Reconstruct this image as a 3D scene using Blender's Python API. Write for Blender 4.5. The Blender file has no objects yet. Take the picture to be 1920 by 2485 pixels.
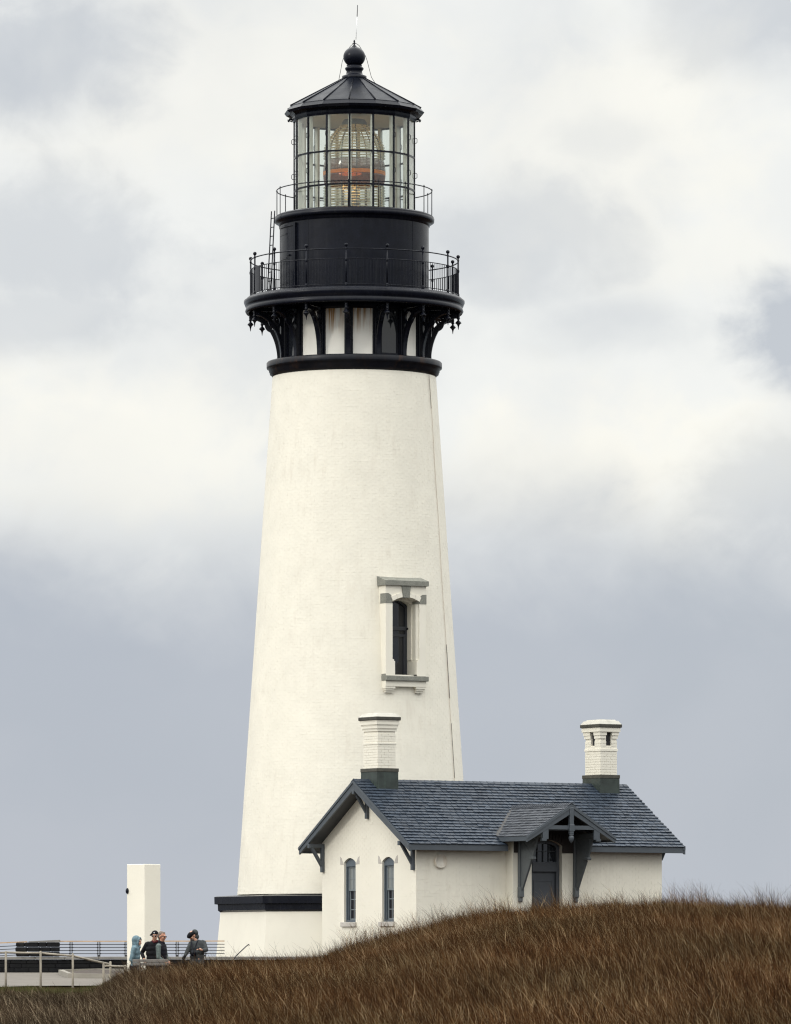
import bpy, math, random
import numpy as np
from mathutils import Vector, Matrix
random.seed(7); rng = np.random.default_rng(7)
S = bpy.context.scene
COL = S.collection
R = math.radians
# ------------------------------------------------------------------ camera (metres; tower axis at the origin, camera 173 m south)
FPX, DIST, HORIZ, EYE = 13700.0, 173.0, 2335.0, 0.82
CX = 100.0*DIST/FPX
cam = bpy.data.cameras.new('camera'); camo = bpy.data.objects.new('camera', cam); COL.objects.link(camo)
cam.sensor_fit = 'HORIZONTAL'; cam.sensor_width = 24.0; cam.lens = FPX/1920*24.0
cam.shift_y = (HORIZ-1242.5)/1920.0
cam.clip_start = 1.0; cam.clip_end = 30000
camo.location = (CX, -DIST, EYE); camo.rotation_euler = (R(90), 0, 0)
S.camera = camo
# ------------------------------------------------------------------ light
SUN_AZ, SUN_EL = -58.0, 24.0         # azimuth from the camera side towards the right (negative: left)
sun = bpy.data.lights.new('sun', 'SUN'); suno = bpy.data.objects.new('sun', sun); COL.objects.link(suno)
sun.energy = 0.66; sun.angle = R(9); sun.color = (1.0, 0.97, 0.90)
sd = Vector((math.sin(R(SUN_AZ))*math.cos(R(SUN_EL)), -math.cos(R(SUN_AZ))*math.cos(R(SUN_EL)), math.sin(R(SUN_EL))))
suno.rotation_euler = sd.to_track_quat('Z', 'Y').to_euler()
S.view_settings.view_transform = 'Standard'; S.view_settings.look = 'None'
S.view_settings.exposure = 0.12; S.view_settings.gamma = 1.0; S.view_settings.use_curve_mapping = False
S.render.engine = 'CYCLES'
S.cycles.max_bounces = 8; S.cycles.transparent_max_bounces = 24; S.cycles.use_denoising = True; S.cycles.filter_width = 1.2

W = bpy.data.worlds.new('World'); S.world = W; W.use_nodes = True
nt = W.node_tree; nt.nodes.clear()
def wn(t, **k):
    n = nt.nodes.new(t)
    for a, b in k.items(): setattr(n, a, b)
    return n
def wl(a, b): nt.links.new(a, b)
def wmath(op, a, b=None, c=None, clamp=False):
    n = wn('ShaderNodeMath', operation=op, use_clamp=clamp)
    for i, v in enumerate((a, b, c)):
        if v is None: continue
        if isinstance(v, (int, float)): n.inputs[i].default_value = v
        else: wl(v, n.inputs[i])
    return n.outputs[0]
def wstep(v, a, b):
    n = wn('ShaderNodeMapRange', interpolation_type='SMOOTHSTEP')
    wl(v, n.inputs[0]); n.inputs[1].default_value = a; n.inputs[2].default_value = b
    return n.outputs[0]
tc = wn('ShaderNodeTexCoord'); D = tc.outputs['Generated']
sep = wn('ShaderNodeSeparateXYZ'); wl(D, sep.inputs[0])
mp = wn('ShaderNodeMapping'); wl(D, mp.inputs[0]); mp.inputs['Scale'].default_value = (1, 1, 1.12)
def wnoise(scale, det, rough, dist=0.0, off=(0, 0, 0)):
    m = wn('ShaderNodeMapping'); wl(mp.outputs[0], m.inputs[0]); m.inputs['Location'].default_value = off
    n = wn('ShaderNodeTexNoise'); wl(m.outputs[0], n.inputs['Vector'])
    n.inputs['Scale'].default_value = scale; n.inputs['Detail'].default_value = det
    n.inputs['Roughness'].default_value = rough; n.inputs['Distortion'].default_value = dist
    return n.outputs[0]
big = wnoise(17, 5, 0.5, 0.3, (3.1, 0.2, 1.7)); fine = wnoise(45, 6, 0.55, 0.4, (0.3, 5.2, 0.9)); tiny = wnoise(120, 5, 0.55, 0.3, (2.2, 8.1, 3.3)); lace = wnoise(24, 4, .5, .5, (7.7, 1.2, 4.4))
# individual darker / lighter banks of cloud, each at its own bearing and height in the sky
def bank(px, py, rx, ry):
    m = wn('ShaderNodeVectorMath', operation='SUBTRACT'); wl(D, m.inputs[0])
    v = Vector(((px-960)/FPX, 1.0, (HORIZ-py)/FPX)).normalized(); m.inputs[1].default_value = v
    s = wn('ShaderNodeVectorMath', operation='MULTIPLY'); wl(m.outputs[0], s.inputs[0])
    s.inputs[1].default_value = (FPX/rx, 12, FPX/ry)
    l = wn('ShaderNodeVectorMath', operation='LENGTH'); wl(s.outputs[0], l.inputs[0])
    w = wmath('ADD', l.outputs['Value'], wmath('MULTIPLY', wmath('SUBTRACT', fine, 0.5), 2.2))
    w = wmath('ADD', w, wmath('MULTIPLY', wmath('SUBTRACT', tiny, 0.5), 0.8))
    return wstep(w, 1.3, 0.3)
dark = None
for b, k in (((90, 130, 300, 160), .7), ((120, 590, 460, 170), .6), ((60, 770, 360, 100), .5), ((1960, 800, 240, 135), 1.1), ((1230, 580, 300, 170), .5), ((1920, 40, 420, 160), .45),
             ((1500, 800, 300, 80), .25), ((1860, 1180, 260, 150), .5), ((1480, 330, 150, 60), .2)):
    t = wmath('MULTIPLY', bank(*b), k); dark = t if dark is None else wmath('MAXIMUM', dark, t)
lit = None
for b, k in (((1480, 1130, 520, 230), 1.0), ((250, 1080, 560, 230), .8), ((1450, 330, 500, 330), .7), ((600, 250, 520, 300), .6), ((1640, 620, 300, 120), .5)):
    t = wmath('MULTIPLY', bank(*b), k); lit = t if lit is None else wmath('MAXIMUM', lit, t)
# height of the lower edge of the bright deck, wavering
el = sep.outputs['Z']
ew = wmath('ADD', el, wmath('MULTIPLY', wmath('SUBTRACT', big, 0.5), 0.040))
ew = wmath('ADD', ew, wmath('MULTIPLY', wmath('SUBTRACT', fine, 0.5), 0.020))
ew = wmath('ADD', ew, wmath('MULTIPLY', wmath('SUBTRACT', tiny, 0.5), 0.008))
deck = wstep(ew, 0.052, 0.091)
patch = wmath('MULTIPLY', wstep(big, 0.42, 0.62), 0.30)       # grey patches everywhere in the deck
shade = wmath('ADD', wmath('MULTIPLY', dark, 1.0), wmath('MULTIPLY', patch, wmath('SUBTRACT', 1.0, lit, None, True)), None, True)
def rgb(c):
    n = wn('ShaderNodeRGB'); n.outputs[0].default_value = (*c, 1); return n.outputs[0]
def wmix(f, a, b):
    n = wn('ShaderNodeMix', data_type='RGBA')
    if isinstance(f, float): n.inputs[0].default_value = f
    else: wl(f, n.inputs[0])
    wl(a, n.inputs[6]); wl(b, n.inputs[7]); return n.outputs[2]
bright = wmix(lit, rgb((0.875, 0.88, 0.855)), rgb((0.97, 0.945, 0.86)))
bright = wmix(wmath('MULTIPLY', wstep(lace, .35, .7), 0.25), bright, rgb((0.66, 0.68, 0.70)))
deckc = wmix(shade, bright, rgb((0.53, 0.56, 0.605)))
# lower blue-grey veil
veil = wmix(wstep(wmath('ADD', el, wmath('MULTIPLY', wmath('SUBTRACT', big, .5), .03)), 0.0, 0.075), rgb((0.445, 0.482, 0.545)), rgb((0.445, 0.480, 0.545)))
veil = wmix(wmath('MULTIPLY', wstep(sep.outputs['X'], -0.02, 0.07), 0.4), veil, rgb((0.46, 0.495, 0.545)))
veil = wmix(wmath('MULTIPLY', wstep(lace, .38, .66), .30), veil, rgb((.52, .545, .60)))
veil = wmix(wmath('MULTIPLY', wstep(el, .035, -.002), .45), veil, rgb((.50, .53, .59)))
cloud = wmix(deck, veil, deckc)
# an overcast sky brightens towards the zenith
zen = wmath('ADD', 1.0, wmath('MULTIPLY', wstep(el, 0.17, 0.75), 2.15))
# thin cloud glows broadly round the veiled sun, left of and behind the camera
sdv = wn('ShaderNodeVectorMath', operation='DOT_PRODUCT'); wl(D, sdv.inputs[0]); sdv.inputs[1].default_value = sd
zen = wmath('ADD', zen, wmath('MULTIPLY', wstep(sdv.outputs['Value'], -0.25, 1.0), 0.25))
zs = wn('ShaderNodeVectorMath', operation='SCALE'); wl(cloud, zs.inputs[0]); wl(zen, zs.inputs[3])
sky = wn('ShaderNodeTexSky', sky_type='NISHITA', sun_disc=False, sun_elevation=R(SUN_EL), sun_rotation=R(180+SUN_AZ*-1))
bg1 = wn('ShaderNodeBackground'); wl(sky.outputs[0], bg1.inputs[0]); bg1.inputs[1].default_value = 0.08
bg2 = wn('ShaderNodeBackground'); wl(zs.outputs[0], bg2.inputs[0]); bg2.inputs[1].default_value = 1.0
mx = wn('ShaderNodeMixShader'); mx.inputs[0].default_value = 0.93; wl(bg1.outputs[0], mx.inputs[1]); wl(bg2.outputs[0], mx.inputs[2])
out = wn('ShaderNodeOutputWorld'); wl(mx.outputs[0], out.inputs[0])

# ------------------------------------------------------------------ helpers
def wx(px, Y): return CX+(px-960)*(DIST+Y)/FPX          # metres across at a depth
def wz(py, Y): return EYE+(HORIZ-py)*(DIST+Y)/FPX       # metres up at a depth
def zt(py): return wz(py, 0.0)                           # height on the tower's silhouette
def rt(p): return p*DIST/FPX                             # a width on the tower's silhouette

class MB:
    def __init__(s): s.v = []; s.f = []; s.sm = []; s.xf = None
    def add(s, vs, fs, smooth=False):
        o = len(s.v)
        for p in vs:
            p = Vector(p); s.v.append(tuple(s.xf @ p) if s.xf else tuple(p))
        s.f += [tuple(o+i for i in q) for q in fs]; s.sm += [smooth]*len(fs); return s
    def box(s, a, b):
        (x0, y0, z0), (x1, y1, z1) = a, b
        if x0 > x1: x0, x1 = x1, x0
        if y0 > y1: y0, y1 = y1, y0
        if z0 > z1: z0, z1 = z1, z0
        return s.add([(x0,y0,z0),(x1,y0,z0),(x1,y1,z0),(x0,y1,z0),(x0,y0,z1),(x1,y0,z1),(x1,y1,z1),(x0,y1,z1)],
                     [(0,3,2,1),(4,5,6,7),(0,1,5,4),(1,2,6,5),(2,3,7,6),(3,0,4,7)])
    def bbox(s, a, b, c=0.01):                       # box with chamfered edges
        (x0, y0, z0), (x1, y1, z1) = a, b
        x0, x1 = min(x0, x1), max(x0, x1); y0, y1 = min(y0, y1), max(y0, y1); z0, z1 = min(z0, z1), max(z0, z1)
        vs = []; X = (x0, x1); Y = (y0, y1); Z = (z0, z1)
        def vid(i, j, k, ax): return ((i*2+j)*2+k)*3+ax
        for i in (0, 1):
            for j in (0, 1):
                for k in (0, 1):
                    for ax in range(3):
                        p = [X[i], Y[j], Z[k]]
                        for q, (w, t) in enumerate(zip((i, j, k), p)):
                            if q != ax: p[q] = t+(c if w == 0 else -c)
                        vs.append(p)
        # vertex (i,j,k,ax) lies on the face normal to axis ax
        fs = []
        for i in (0, 1):
            q = [vid(i, 0, 0, 0), vid(i, 1, 0, 0), vid(i, 1, 1, 0), vid(i, 0, 1, 0)]; fs.append(q if i else q[::-1])
            q = [vid(0, i, 0, 1), vid(0, i, 1, 1), vid(1, i, 1, 1), vid(1, i, 0, 1)]; fs.append(q if i else q[::-1])
            q = [vid(0, 0, i, 2), vid(1, 0, i, 2), vid(1, 1, i, 2), vid(0, 1, i, 2)]; fs.append(q if i else q[::-1])
        for a_ in (0, 1):
            for b_ in (0, 1):
                fs.append([vid(a_, b_, 0, 0), vid(a_, b_, 1, 0), vid(a_, b_, 1, 1), vid(a_, b_, 0, 1)])
                fs.append([vid(a_, 0, b_, 0), vid(a_, 1, b_, 0), vid(a_, 1, b_, 2), vid(a_, 0, b_, 2)])
                fs.append([vid(0, a_, b_, 1), vid(1, a_, b_, 1), vid(1, a_, b_, 2), vid(0, a_, b_, 2)])
        for i in (0, 1):
            for j in (0, 1):
                for k in (0, 1): fs.append([vid(i, j, k, 0), vid(i, j, k, 1), vid(i, j, k, 2)])
        return s.add(vs, fs)
    def prism(s, poly, h0, h1, axis='z'):             # closed polygon extruded along an axis
        n = len(poly)
        def P(a, b, h): return {'z': (a, b, h), 'y': (a, h, b), 'x': (h, a, b)}[axis]
        vs = [P(a, b, h0) for a, b in poly]+[P(a, b, h1) for a, b in poly]
        fs = [tuple(range(n))[::-1], tuple(range(n, 2*n))]+[(i, (i+1) % n, n+(i+1) % n, n+i) for i in range(n)]
        return s.add(vs, fs)
    def quadstrip(s, outer, inner, h0, h1, axis='y'):  # solid band between two open polylines (same count)
        n = len(outer)
        def P(a, b, h): return {'z': (a, b, h), 'y': (a, h, b), 'x': (h, a, b)}[axis]
        vs = [P(*p, h0) for p in outer]+[P(*p, h0) for p in inner]+[P(*p, h1) for p in outer]+[P(*p, h1) for p in inner]
        fs = []
        for i in range(n-1):
            fs += [(i, i+1, n+i+1, n+i), (2*n+i, 3*n+i, 3*n+i+1, 2*n+i+1), (i, 2*n+i, 2*n+i+1, i+1), (n+i, n+i+1, 3*n+i+1, 3*n+i)]
        fs += [(0, n, 3*n, 2*n), (n-1, 3*n-1, 4*n-1, 2*n-1)]
        return s.add(vs, fs)
    def lathe(s, prof, seg=64, phase=0.0, smooth=True, closed=False, arc=None, center=(0, 0)):
        n = len(prof); full = arc is None
        a0, a1 = (phase, phase+360) if full else arc
        m = seg if full else seg+1
        vs = []
        for i in range(m):
            a = R(a0+(a1-a0)*i/seg)
            for r, z in prof: vs.append((center[0]+r*math.sin(a), center[1]-r*math.cos(a), z))
        fs = []
        for i in range(seg):
            j = (i+1) % m if full else i+1
            for k in range(n if closed else n-1):
                l = (k+1) % n
                fs.append((i*n+k, j*n+k, j*n+l, i*n+l))
        if not full and closed: fs += [tuple(range(n)), tuple((m-1)*n+k for k in range(n))[::-1]]
        return s.add(vs, fs, smooth)
    def tube(s, pts, rad, seg=8, smooth=True, cap=True):
        pts = [Vector(p) for p in pts]; n = len(pts)
        rad = rad if isinstance(rad, (list, tuple)) else [rad]*n
        vs = []; u = None
        for i, p in enumerate(pts):
            t = (pts[min(i+1, n-1)]-pts[max(i-1, 0)]).normalized()
            if u is None: u = t.orthogonal().normalized()
            u = (u-t*u.dot(t)).normalized(); w = t.cross(u)
            for k in range(seg):
                a = 2*math.pi*k/seg; vs.append(p+(u*math.cos(a)+w*math.sin(a))*rad[i])
        fs = [(i*seg+k, i*seg+(k+1) % seg, (i+1)*seg+(k+1) % seg, (i+1)*seg+k) for i in range(n-1) for k in range(seg)]
        s.add(vs, fs, smooth)
        if cap:
            o = len(s.v)-n*seg
            s.f += [tuple(o+k for k in range(seg))[::-1], tuple(o+(n-1)*seg+k for k in range(seg))]; s.sm += [False]*2
        return s
    def ball(s, c, r, seg=12, rings=8, rot=None):
        r = r if isinstance(r, (list, tuple)) else (r, r, r)
        vs = []; c = Vector(c)
        for i in range(rings+1):
            t = math.pi*i/rings
            for k in range(seg):
                a = 2*math.pi*k/seg
                q = Vector((r[0]*math.sin(t)*math.cos(a), r[1]*math.sin(t)*math.sin(a), r[2]*math.cos(t)))
                if rot: q = rot @ q
                vs.append(c+q)
        fs = []
        for i in range(rings):
            for k in range(seg):
                a, b = i*seg+k, i*seg+(k+1) % seg
                if i == 0: fs.append((k, b+seg, a+seg))
                elif i == rings-1: fs.append((a, b, a+seg))
                else: fs.append((a, b, b+seg, a+seg))
        return s.add(vs, fs, True)
    def beam(s, a, b, w, h, up=(0, 0, 1)):            # rectangular bar from a to b
        a, b = Vector(a), Vector(b); t = (b-a).normalized(); up = Vector(up)
        sd_ = t.cross(up).normalized(); u = sd_.cross(t).normalized()
        vs = [p+sd_*(i*w/2)+u*(j*h/2) for p in (a, b) for i, j in ((-1,-1),(1,-1),(1,1),(-1,1))]
        return s.add(vs, [(0,1,2,3),(7,6,5,4),(0,4,5,1),(1,5,6,2),(2,6,7,3),(3,7,4,0)])
    def build(s, name, mat=None, parent=None, tone=None):
        base = root_loc(parent)
        me = bpy.data.meshes.new(name)
        me.from_pydata([(x-base[0], y-base[1], z-base[2]) for x, y, z in s.v], [], s.f)
        me.polygons.foreach_set('use_smooth', s.sm)
        if tone is not None:
            at = me.attributes.new('tone', 'FLOAT', 'FACE'); at.data.foreach_set('value', [tone]*len(s.f) if isinstance(tone, float) else tone)
        if any(s.sm) : pass
        me.validate(); me.update()
        if mat: me.materials.append(mat)
        o = bpy.data.objects.new(name, me); COL.objects.link(o)
        if parent: o.parent = parent
        fixn(me)
        return o
def fixn(me):
    import bmesh
    bm = bmesh.new(); bm.from_mesh(me); bmesh.ops.recalc_face_normals(bm, faces=bm.faces); bm.to_mesh(me); bm.free()
def root_loc(p):
    loc = Vector((0, 0, 0))
    while p is not None: loc += p.location; p = p.parent
    return loc
def npmesh(name, V, F, mat, parent=None, attrs=None, smooth=False):
    me = bpy.data.meshes.new(name); base = np.array(root_loc(parent)); V = V-base
    me.vertices.add(len(V)); me.vertices.foreach_set('co', V.astype(np.float32).ravel())
    k = F.shape[1]; me.loops.add(F.size); me.loops.foreach_set('vertex_index', F.astype(np.int32).ravel())
    me.polygons.add(len(F)); me.polygons.foreach_set('loop_start', np.arange(0, F.size, k, dtype=np.int32))
    me.update(calc_edges=True)
    me.polygons.foreach_set('use_smooth', np.full(len(F), smooth))
    for nme, dom, arr in (attrs or []):
        if arr.ndim == 1: a = me.attributes.new(nme, 'FLOAT', dom); a.data.foreach_set('value', arr.astype(np.float32))
        else: a = me.attributes.new(nme, 'FLOAT_COLOR', dom); a.data.foreach_set('color', arr.astype(np.float32).ravel())
    me.materials.append(mat)
    o = bpy.data.objects.new(name, me); COL.objects.link(o)
    if parent: o.parent = parent
    return o
def thing(name, label, cat, loc, group=None):
    o = bpy.data.objects.new(name, None); COL.objects.link(o); o.location = loc; o.empty_display_size = .2
    return tag(o, label, cat, group)
def tag(o, label, cat, group=None):
    o['label'] = label; o['category'] = cat
    if group: o['group'] = group
    return o
def kind(o, k): o['kind'] = k; return o
def ring_copies(o, angs, first=True):
    """o is built facing azimuth 0 about its parent's axis; place it and its copies at the azimuths"""
    res = []
    for i, a in enumerate(angs):
        c = o if i == 0 else o.copy()
        if i: COL.objects.link(c); c.parent = o.parent
        c.rotation_euler = (0, 0, R(a)); res.append(c)
    return res

# ------------------------------------------------------------------ materials
def mat(name, col, rough=0.6, var=0.0, vscale=3.0, bump=0.0, bscale=30.0, metal=0.0, stain=None, stain_amt=0.0, stain_scale=(1, 1, .15), spec=0.5, attr=None, attr_col=None, speck=None, coat=0.0):
    m = bpy.data.materials.new(name); m.use_nodes = True; t = m.node_tree; N = t.nodes; L = t.links
    b = N['Principled BSDF']; b.inputs['Roughness'].default_value = rough; b.inputs['Metallic'].default_value = metal
    b.inputs['Specular IOR Level'].default_value = spec; b.inputs['Coat Weight'].default_value = coat
    tcn = N.new('ShaderNodeTexCoord'); geo = N.new('ShaderNodeNewGeometry'); pos = geo.outputs['Position']
    def noise(scale, det=5, vec=None, rough=.55):
        n = N.new('ShaderNodeTexNoise'); n.inputs['Scale'].default_value = scale; n.inputs['Detail'].default_value = det; n.inputs['Roughness'].default_value = rough
        L.new(vec if vec is not None else pos, n.inputs['Vector']); return n.outputs[0]
    def ramp(v, a, b_, lo=0.0, hi=1.0):
        r = N.new('ShaderNodeMapRange'); r.inputs[1].default_value = a; r.inputs[2].default_value = b_; r.inputs[3].default_value = lo; r.inputs[4].default_value = hi
        L.new(v, r.inputs[0]); return r.outputs[0]
    def mix(f, a, b_, mode='MIX'):
        x = N.new('ShaderNodeMix'); x.data_type = 'RGBA'; x.blend_type = mode
        for i, v in ((0, f), (6, a), (7, b_)):
            if isinstance(v, (int, float)): x.inputs[i].default_value = v
            elif isinstance(v, tuple): x.inputs[i].default_value = (*v[:3], 1)
            else: L.new(v, x.inputs[i])
        return x.outputs[2]
    cur = tuple(col)
    if attr:
        a = N.new('ShaderNodeAttribute'); a.attribute_name = attr
        cur = mix(a.outputs['Fac'], tuple(col), tuple(attr_col))
    if var:
        d = tuple(c*(1-var) for c in col); l = tuple(min(1, c*(1+var)) for c in col)
        f = ramp(noise(vscale), .3, .7)
        g = mix(f, (1-var,)*3, (1+var,)*3); cur = mix(1.0, cur, g, 'MULTIPLY')
    if speck:
        cur = mix(ramp(noise(speck[0], 2), .5, .62), cur, speck[1])
    if stain:
        mpn = N.new('ShaderNodeMapping'); L.new(pos, mpn.inputs[0]); mpn.inputs['Scale'].default_value = stain_scale
        f = ramp(noise(4.0, 6, mpn.outputs[0], .6), .5, .75, 0, stain_amt)
        f2 = ramp(noise(.6, 3), .4, .65)
        mm = N.new('ShaderNodeMath'); mm.operation = 'MULTIPLY'; L.new(f, mm.inputs[0]); L.new(f2, mm.inputs[1])
        cur = mix(mm.outputs[0], cur, stain)
    if isinstance(cur, tuple): b.inputs['Base Color'].default_value = (*cur, 1)
    else: L.new(cur, b.inputs['Base Color'])
    if bump:
        bn = N.new('ShaderNodeBump'); bn.inputs['Strength'].default_value = 1.0; bn.inputs['Distance'].default_value = bump
        L.new(noise(bscale, 4), bn.inputs['Height']); L.new(bn.outputs[0], b.inputs['Normal'])
        rr = ramp(noise(bscale*.3, 3), .3, .7, rough*.85, min(1, rough*1.15)); L.new(rr, b.inputs['Roughness'])
    m['bsdf'] = 1
    return m
CREAM = (0.775, 0.735, 0.63)
M = {}
M['brick'] = mat('painted_brick', CREAM, .55, .04, 1.3, .003, 14, stain=(.50, .43, .34), stain_amt=.28, stain_scale=(1.5, 1.5, .3))
M['stucco'] = mat('painted_stucco', CREAM, .6, .03, 1.0, .002, 22, stain=(.58, .52, .43), stain_amt=.15, stain_scale=(1, 1, .6))
M['panel'] = mat('cream_panel', (.85, .82, .74), .5, .05, 2, stain=(.45, .42, .34), stain_amt=.35, stain_scale=(2, 2, .1))
M['black'] = mat('black_paint', (.0055, .0065, .0115), .27, .25, 2.5, .0015, 9, stain=(.030, .031, .033), stain_amt=.6, stain_scale=(2.5, 2.5, .12), spec=.17)
M['roofblack'] = mat('roof_black_paint', (.004, .0055, .0105), .33, .3, 2.5, .002, 9, stain=(.02, .021, .024), stain_amt=.5, stain_scale=(2.5, 2.5, .3), spec=.08)
M['blackrust'] = mat('black_paint_worn', (.008, .009, .013), .36, .3, 3, .002, 12, stain=(.06, .032, .02), stain_amt=.9, stain_scale=(1.5, 1.5, .6), spec=.22)
M['trim'] = mat('grey_blue_trim', (.062, .073, .085), .5, .08, 4, .001, 20)
M['trimdark'] = mat('dark_trim', (.028, .031, .037), .5, .1, 4)
M['winblue'] = mat('window_trim_paint', (.085, .105, .125), .45, .08, 6)
M['slate'] = mat('slate', (.020, .028, .041), .50, .12, 18, .002, 60, attr='tone', attr_col=(.040, .055, .078), spec=.3)
M['slatew'] = mat('slate_weathered', (.030, .035, .044), .6, .15, 18, .002, 60, attr='tone', attr_col=(.072, .079, .093), spec=.3)
M['granite'] = mat('granite', (.235, .235, .20), .8, .15, 5, .004, 60, speck=(90, (.10, .10, .09)))
M['granite_pale'] = mat('granite_pale', (.46, .43, .39), .8, .12, 4, .003, 60, stain=(.30, .26, .2), stain_amt=.5)
M['coping'] = mat('chimney_coping', (.045, .042, .033), .7, .3, 8, .004, 40)
M['copper'] = mat('weathered_copper', (.026, .036, .031), .5, .4, 3, .002, 20, stain=(.07, .11, .085), stain_amt=.8, stain_scale=(3, 3, .2))
M['copperdark'] = mat('copper_band', (.055, .052, .04), .6, .35, 9, .003, 30)
M['inner'] = mat('inner_post_paint', (.74, .72, .62), .5, .04, 4)
M['ceiling'] = mat('lantern_ceiling_paint', (.62, .62, .56), .6, .06, 2)
M['darkglass'] = mat('dark_window_glass', (.012, .014, .018), .06, spec=.6)
M['interior'] = mat('dark_interior', (.02, .02, .022), .9)
M['stone'] = mat('black_stone', (.007, .007, .008), .8, .35, 3, .006, 14, stain=(.05, .05, .045), stain_amt=.5, spec=.2)
M['cap'] = mat('grey_cap_stone', (.20, .19, .175), .8, .15, 4, .004, 25, stain=(.09, .08, .07), stain_amt=.6)
M['concrete'] = mat('concrete_path', (.130, .114, .094), .85, .10, .9, .003, 20, stain=(.24, .20, .16), stain_amt=.5, stain_scale=(1, 1, 1))
M['curb'] = mat('curb_concrete', (.24, .22, .185), .85, .10, 2, .003, 20)
M['log'] = mat('weathered_log', (.30, .265, .21), .8, .25, 5, .004, 30, stain=(.13, .11, .09), stain_amt=.7)
M['woodrail'] = mat('varnished_wood_rail', (.50, .34, .20), .5, .15, 6)
M['plank'] = mat('grey_plank', (.17, .155, .14), .8, .25, 5, .004, 30)
M['cable'] = mat('steel_cable', (.03, .032, .036), .4, metal=.3)
M['soil'] = mat('soil', (.05, .036, .027), .95, .3, 6, .02, 12)
M['rodwhite'] = mat('white_rod', (.8, .8, .8), .5)
M['capcement'] = mat('cap_cement', (.52, .50, .44), .75, .15, 4, .004, 25, stain=(.25, .22, .17), stain_amt=.6, stain_scale=(1, 1, 1))
M['disc'] = mat('disc_paint', (.74, .70, .61), .5, .04, 3, stain=(.45, .28, .14), stain_amt=.8)
def glass(name, tint, gloss=0.9, rough=.02, ior=1.5):
    m = bpy.data.materials.new(name); m.use_nodes = True; t = m.node_tree; N = t.nodes; L = t.links; N.clear()
    o = N.new('ShaderNodeOutputMaterial'); tr = N.new('ShaderNodeBsdfTransparent'); gl = N.new('ShaderNodeBsdfGlossy'); fr = N.new('ShaderNodeFresnel'); mx_ = N.new('ShaderNodeMixShader')
    tr.inputs[0].default_value = (*tint, 1); gl.inputs['Roughness'].default_value = rough; gl.inputs[0].default_value = (gloss,)*3+(1,); gg = N.new('ShaderNodeNewGeometry'); mr_ = N.new('ShaderNodeMapRange'); mr_.inputs[3].default_value = ior; mr_.inputs[4].default_value = 1/ior; L.new(gg.outputs['Backfacing'], mr_.inputs[0]); L.new(mr_.outputs[0], fr.inputs[0])
    L.new(fr.outputs[0], mx_.inputs[0]); L.new(tr.outputs[0], mx_.inputs[1]); L.new(gl.outputs[0], mx_.inputs[2]); L.new(mx_.outputs[0], o.inputs[0])
    return m
M['glass'] = glass('clear_pane', (.93, .95, .94))
def lensglass(name, tint, body, k):
    m = glass(name, tint, .9, .08, 1.6); t = m.node_tree; N = t.nodes; L = t.links
    d = N.new('ShaderNodeBsdfDiffuse'); d.inputs[0].default_value = (*body, 1); tl = N.new('ShaderNodeBsdfTranslucent'); tl.inputs[0].default_value = (*body, 1)
    a = N.new('ShaderNodeMixShader'); a.inputs[0].default_value = .5; L.new(d.outputs[0], a.inputs[1]); L.new(tl.outputs[0], a.inputs[2])
    x = N.new('ShaderNodeMixShader'); x.inputs[0].default_value = k
    o = [n for n in N if n.type == 'OUTPUT_MATERIAL'][0]; src = o.inputs[0].links[0].from_socket
    L.new(src, x.inputs[1]); L.new(a.outputs[0], x.inputs[2]); L.new(x.outputs[0], o.inputs[0]); return m
M['lens'] = lensglass('lens_glass', (.86, .90, .86), (.74, .77, .68), .36)
M['belt'] = lensglass('lens_belt_glass', (.72, .68, .66), (.30, .27, .26), .35)  # belt bands carry the refracted grey, orange and brown as painted tints
M['amber'] = lensglass('amber_belt_glass', (.95, .50, .15), (.95, .42, .08), .6)
M['brown'] = lensglass('brown_belt_glass', (.45, .25, .15), (.24, .12, .07), .6)
M['brass'] = mat('lens_brass', (.13, .135, .13), .35, metal=.6)
M['lampbox'] = mat('lamp_housing_grey', (.20, .22, .23), .5)
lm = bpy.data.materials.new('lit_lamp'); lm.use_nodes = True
lb = lm.node_tree.nodes['Principled BSDF']; lb.inputs['Emission Color'].default_value = (1, .5, .15, 1); lb.inputs['Emission Strength'].default_value = 10; M['lit'] = lm  # emission added to imitate the orange refraction in the belt

PH = -4.0                                   # every ring of the tower is divided in 16 from this azimuth
POSTS = [PH+22.5*k for k in range(16)]
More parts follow.
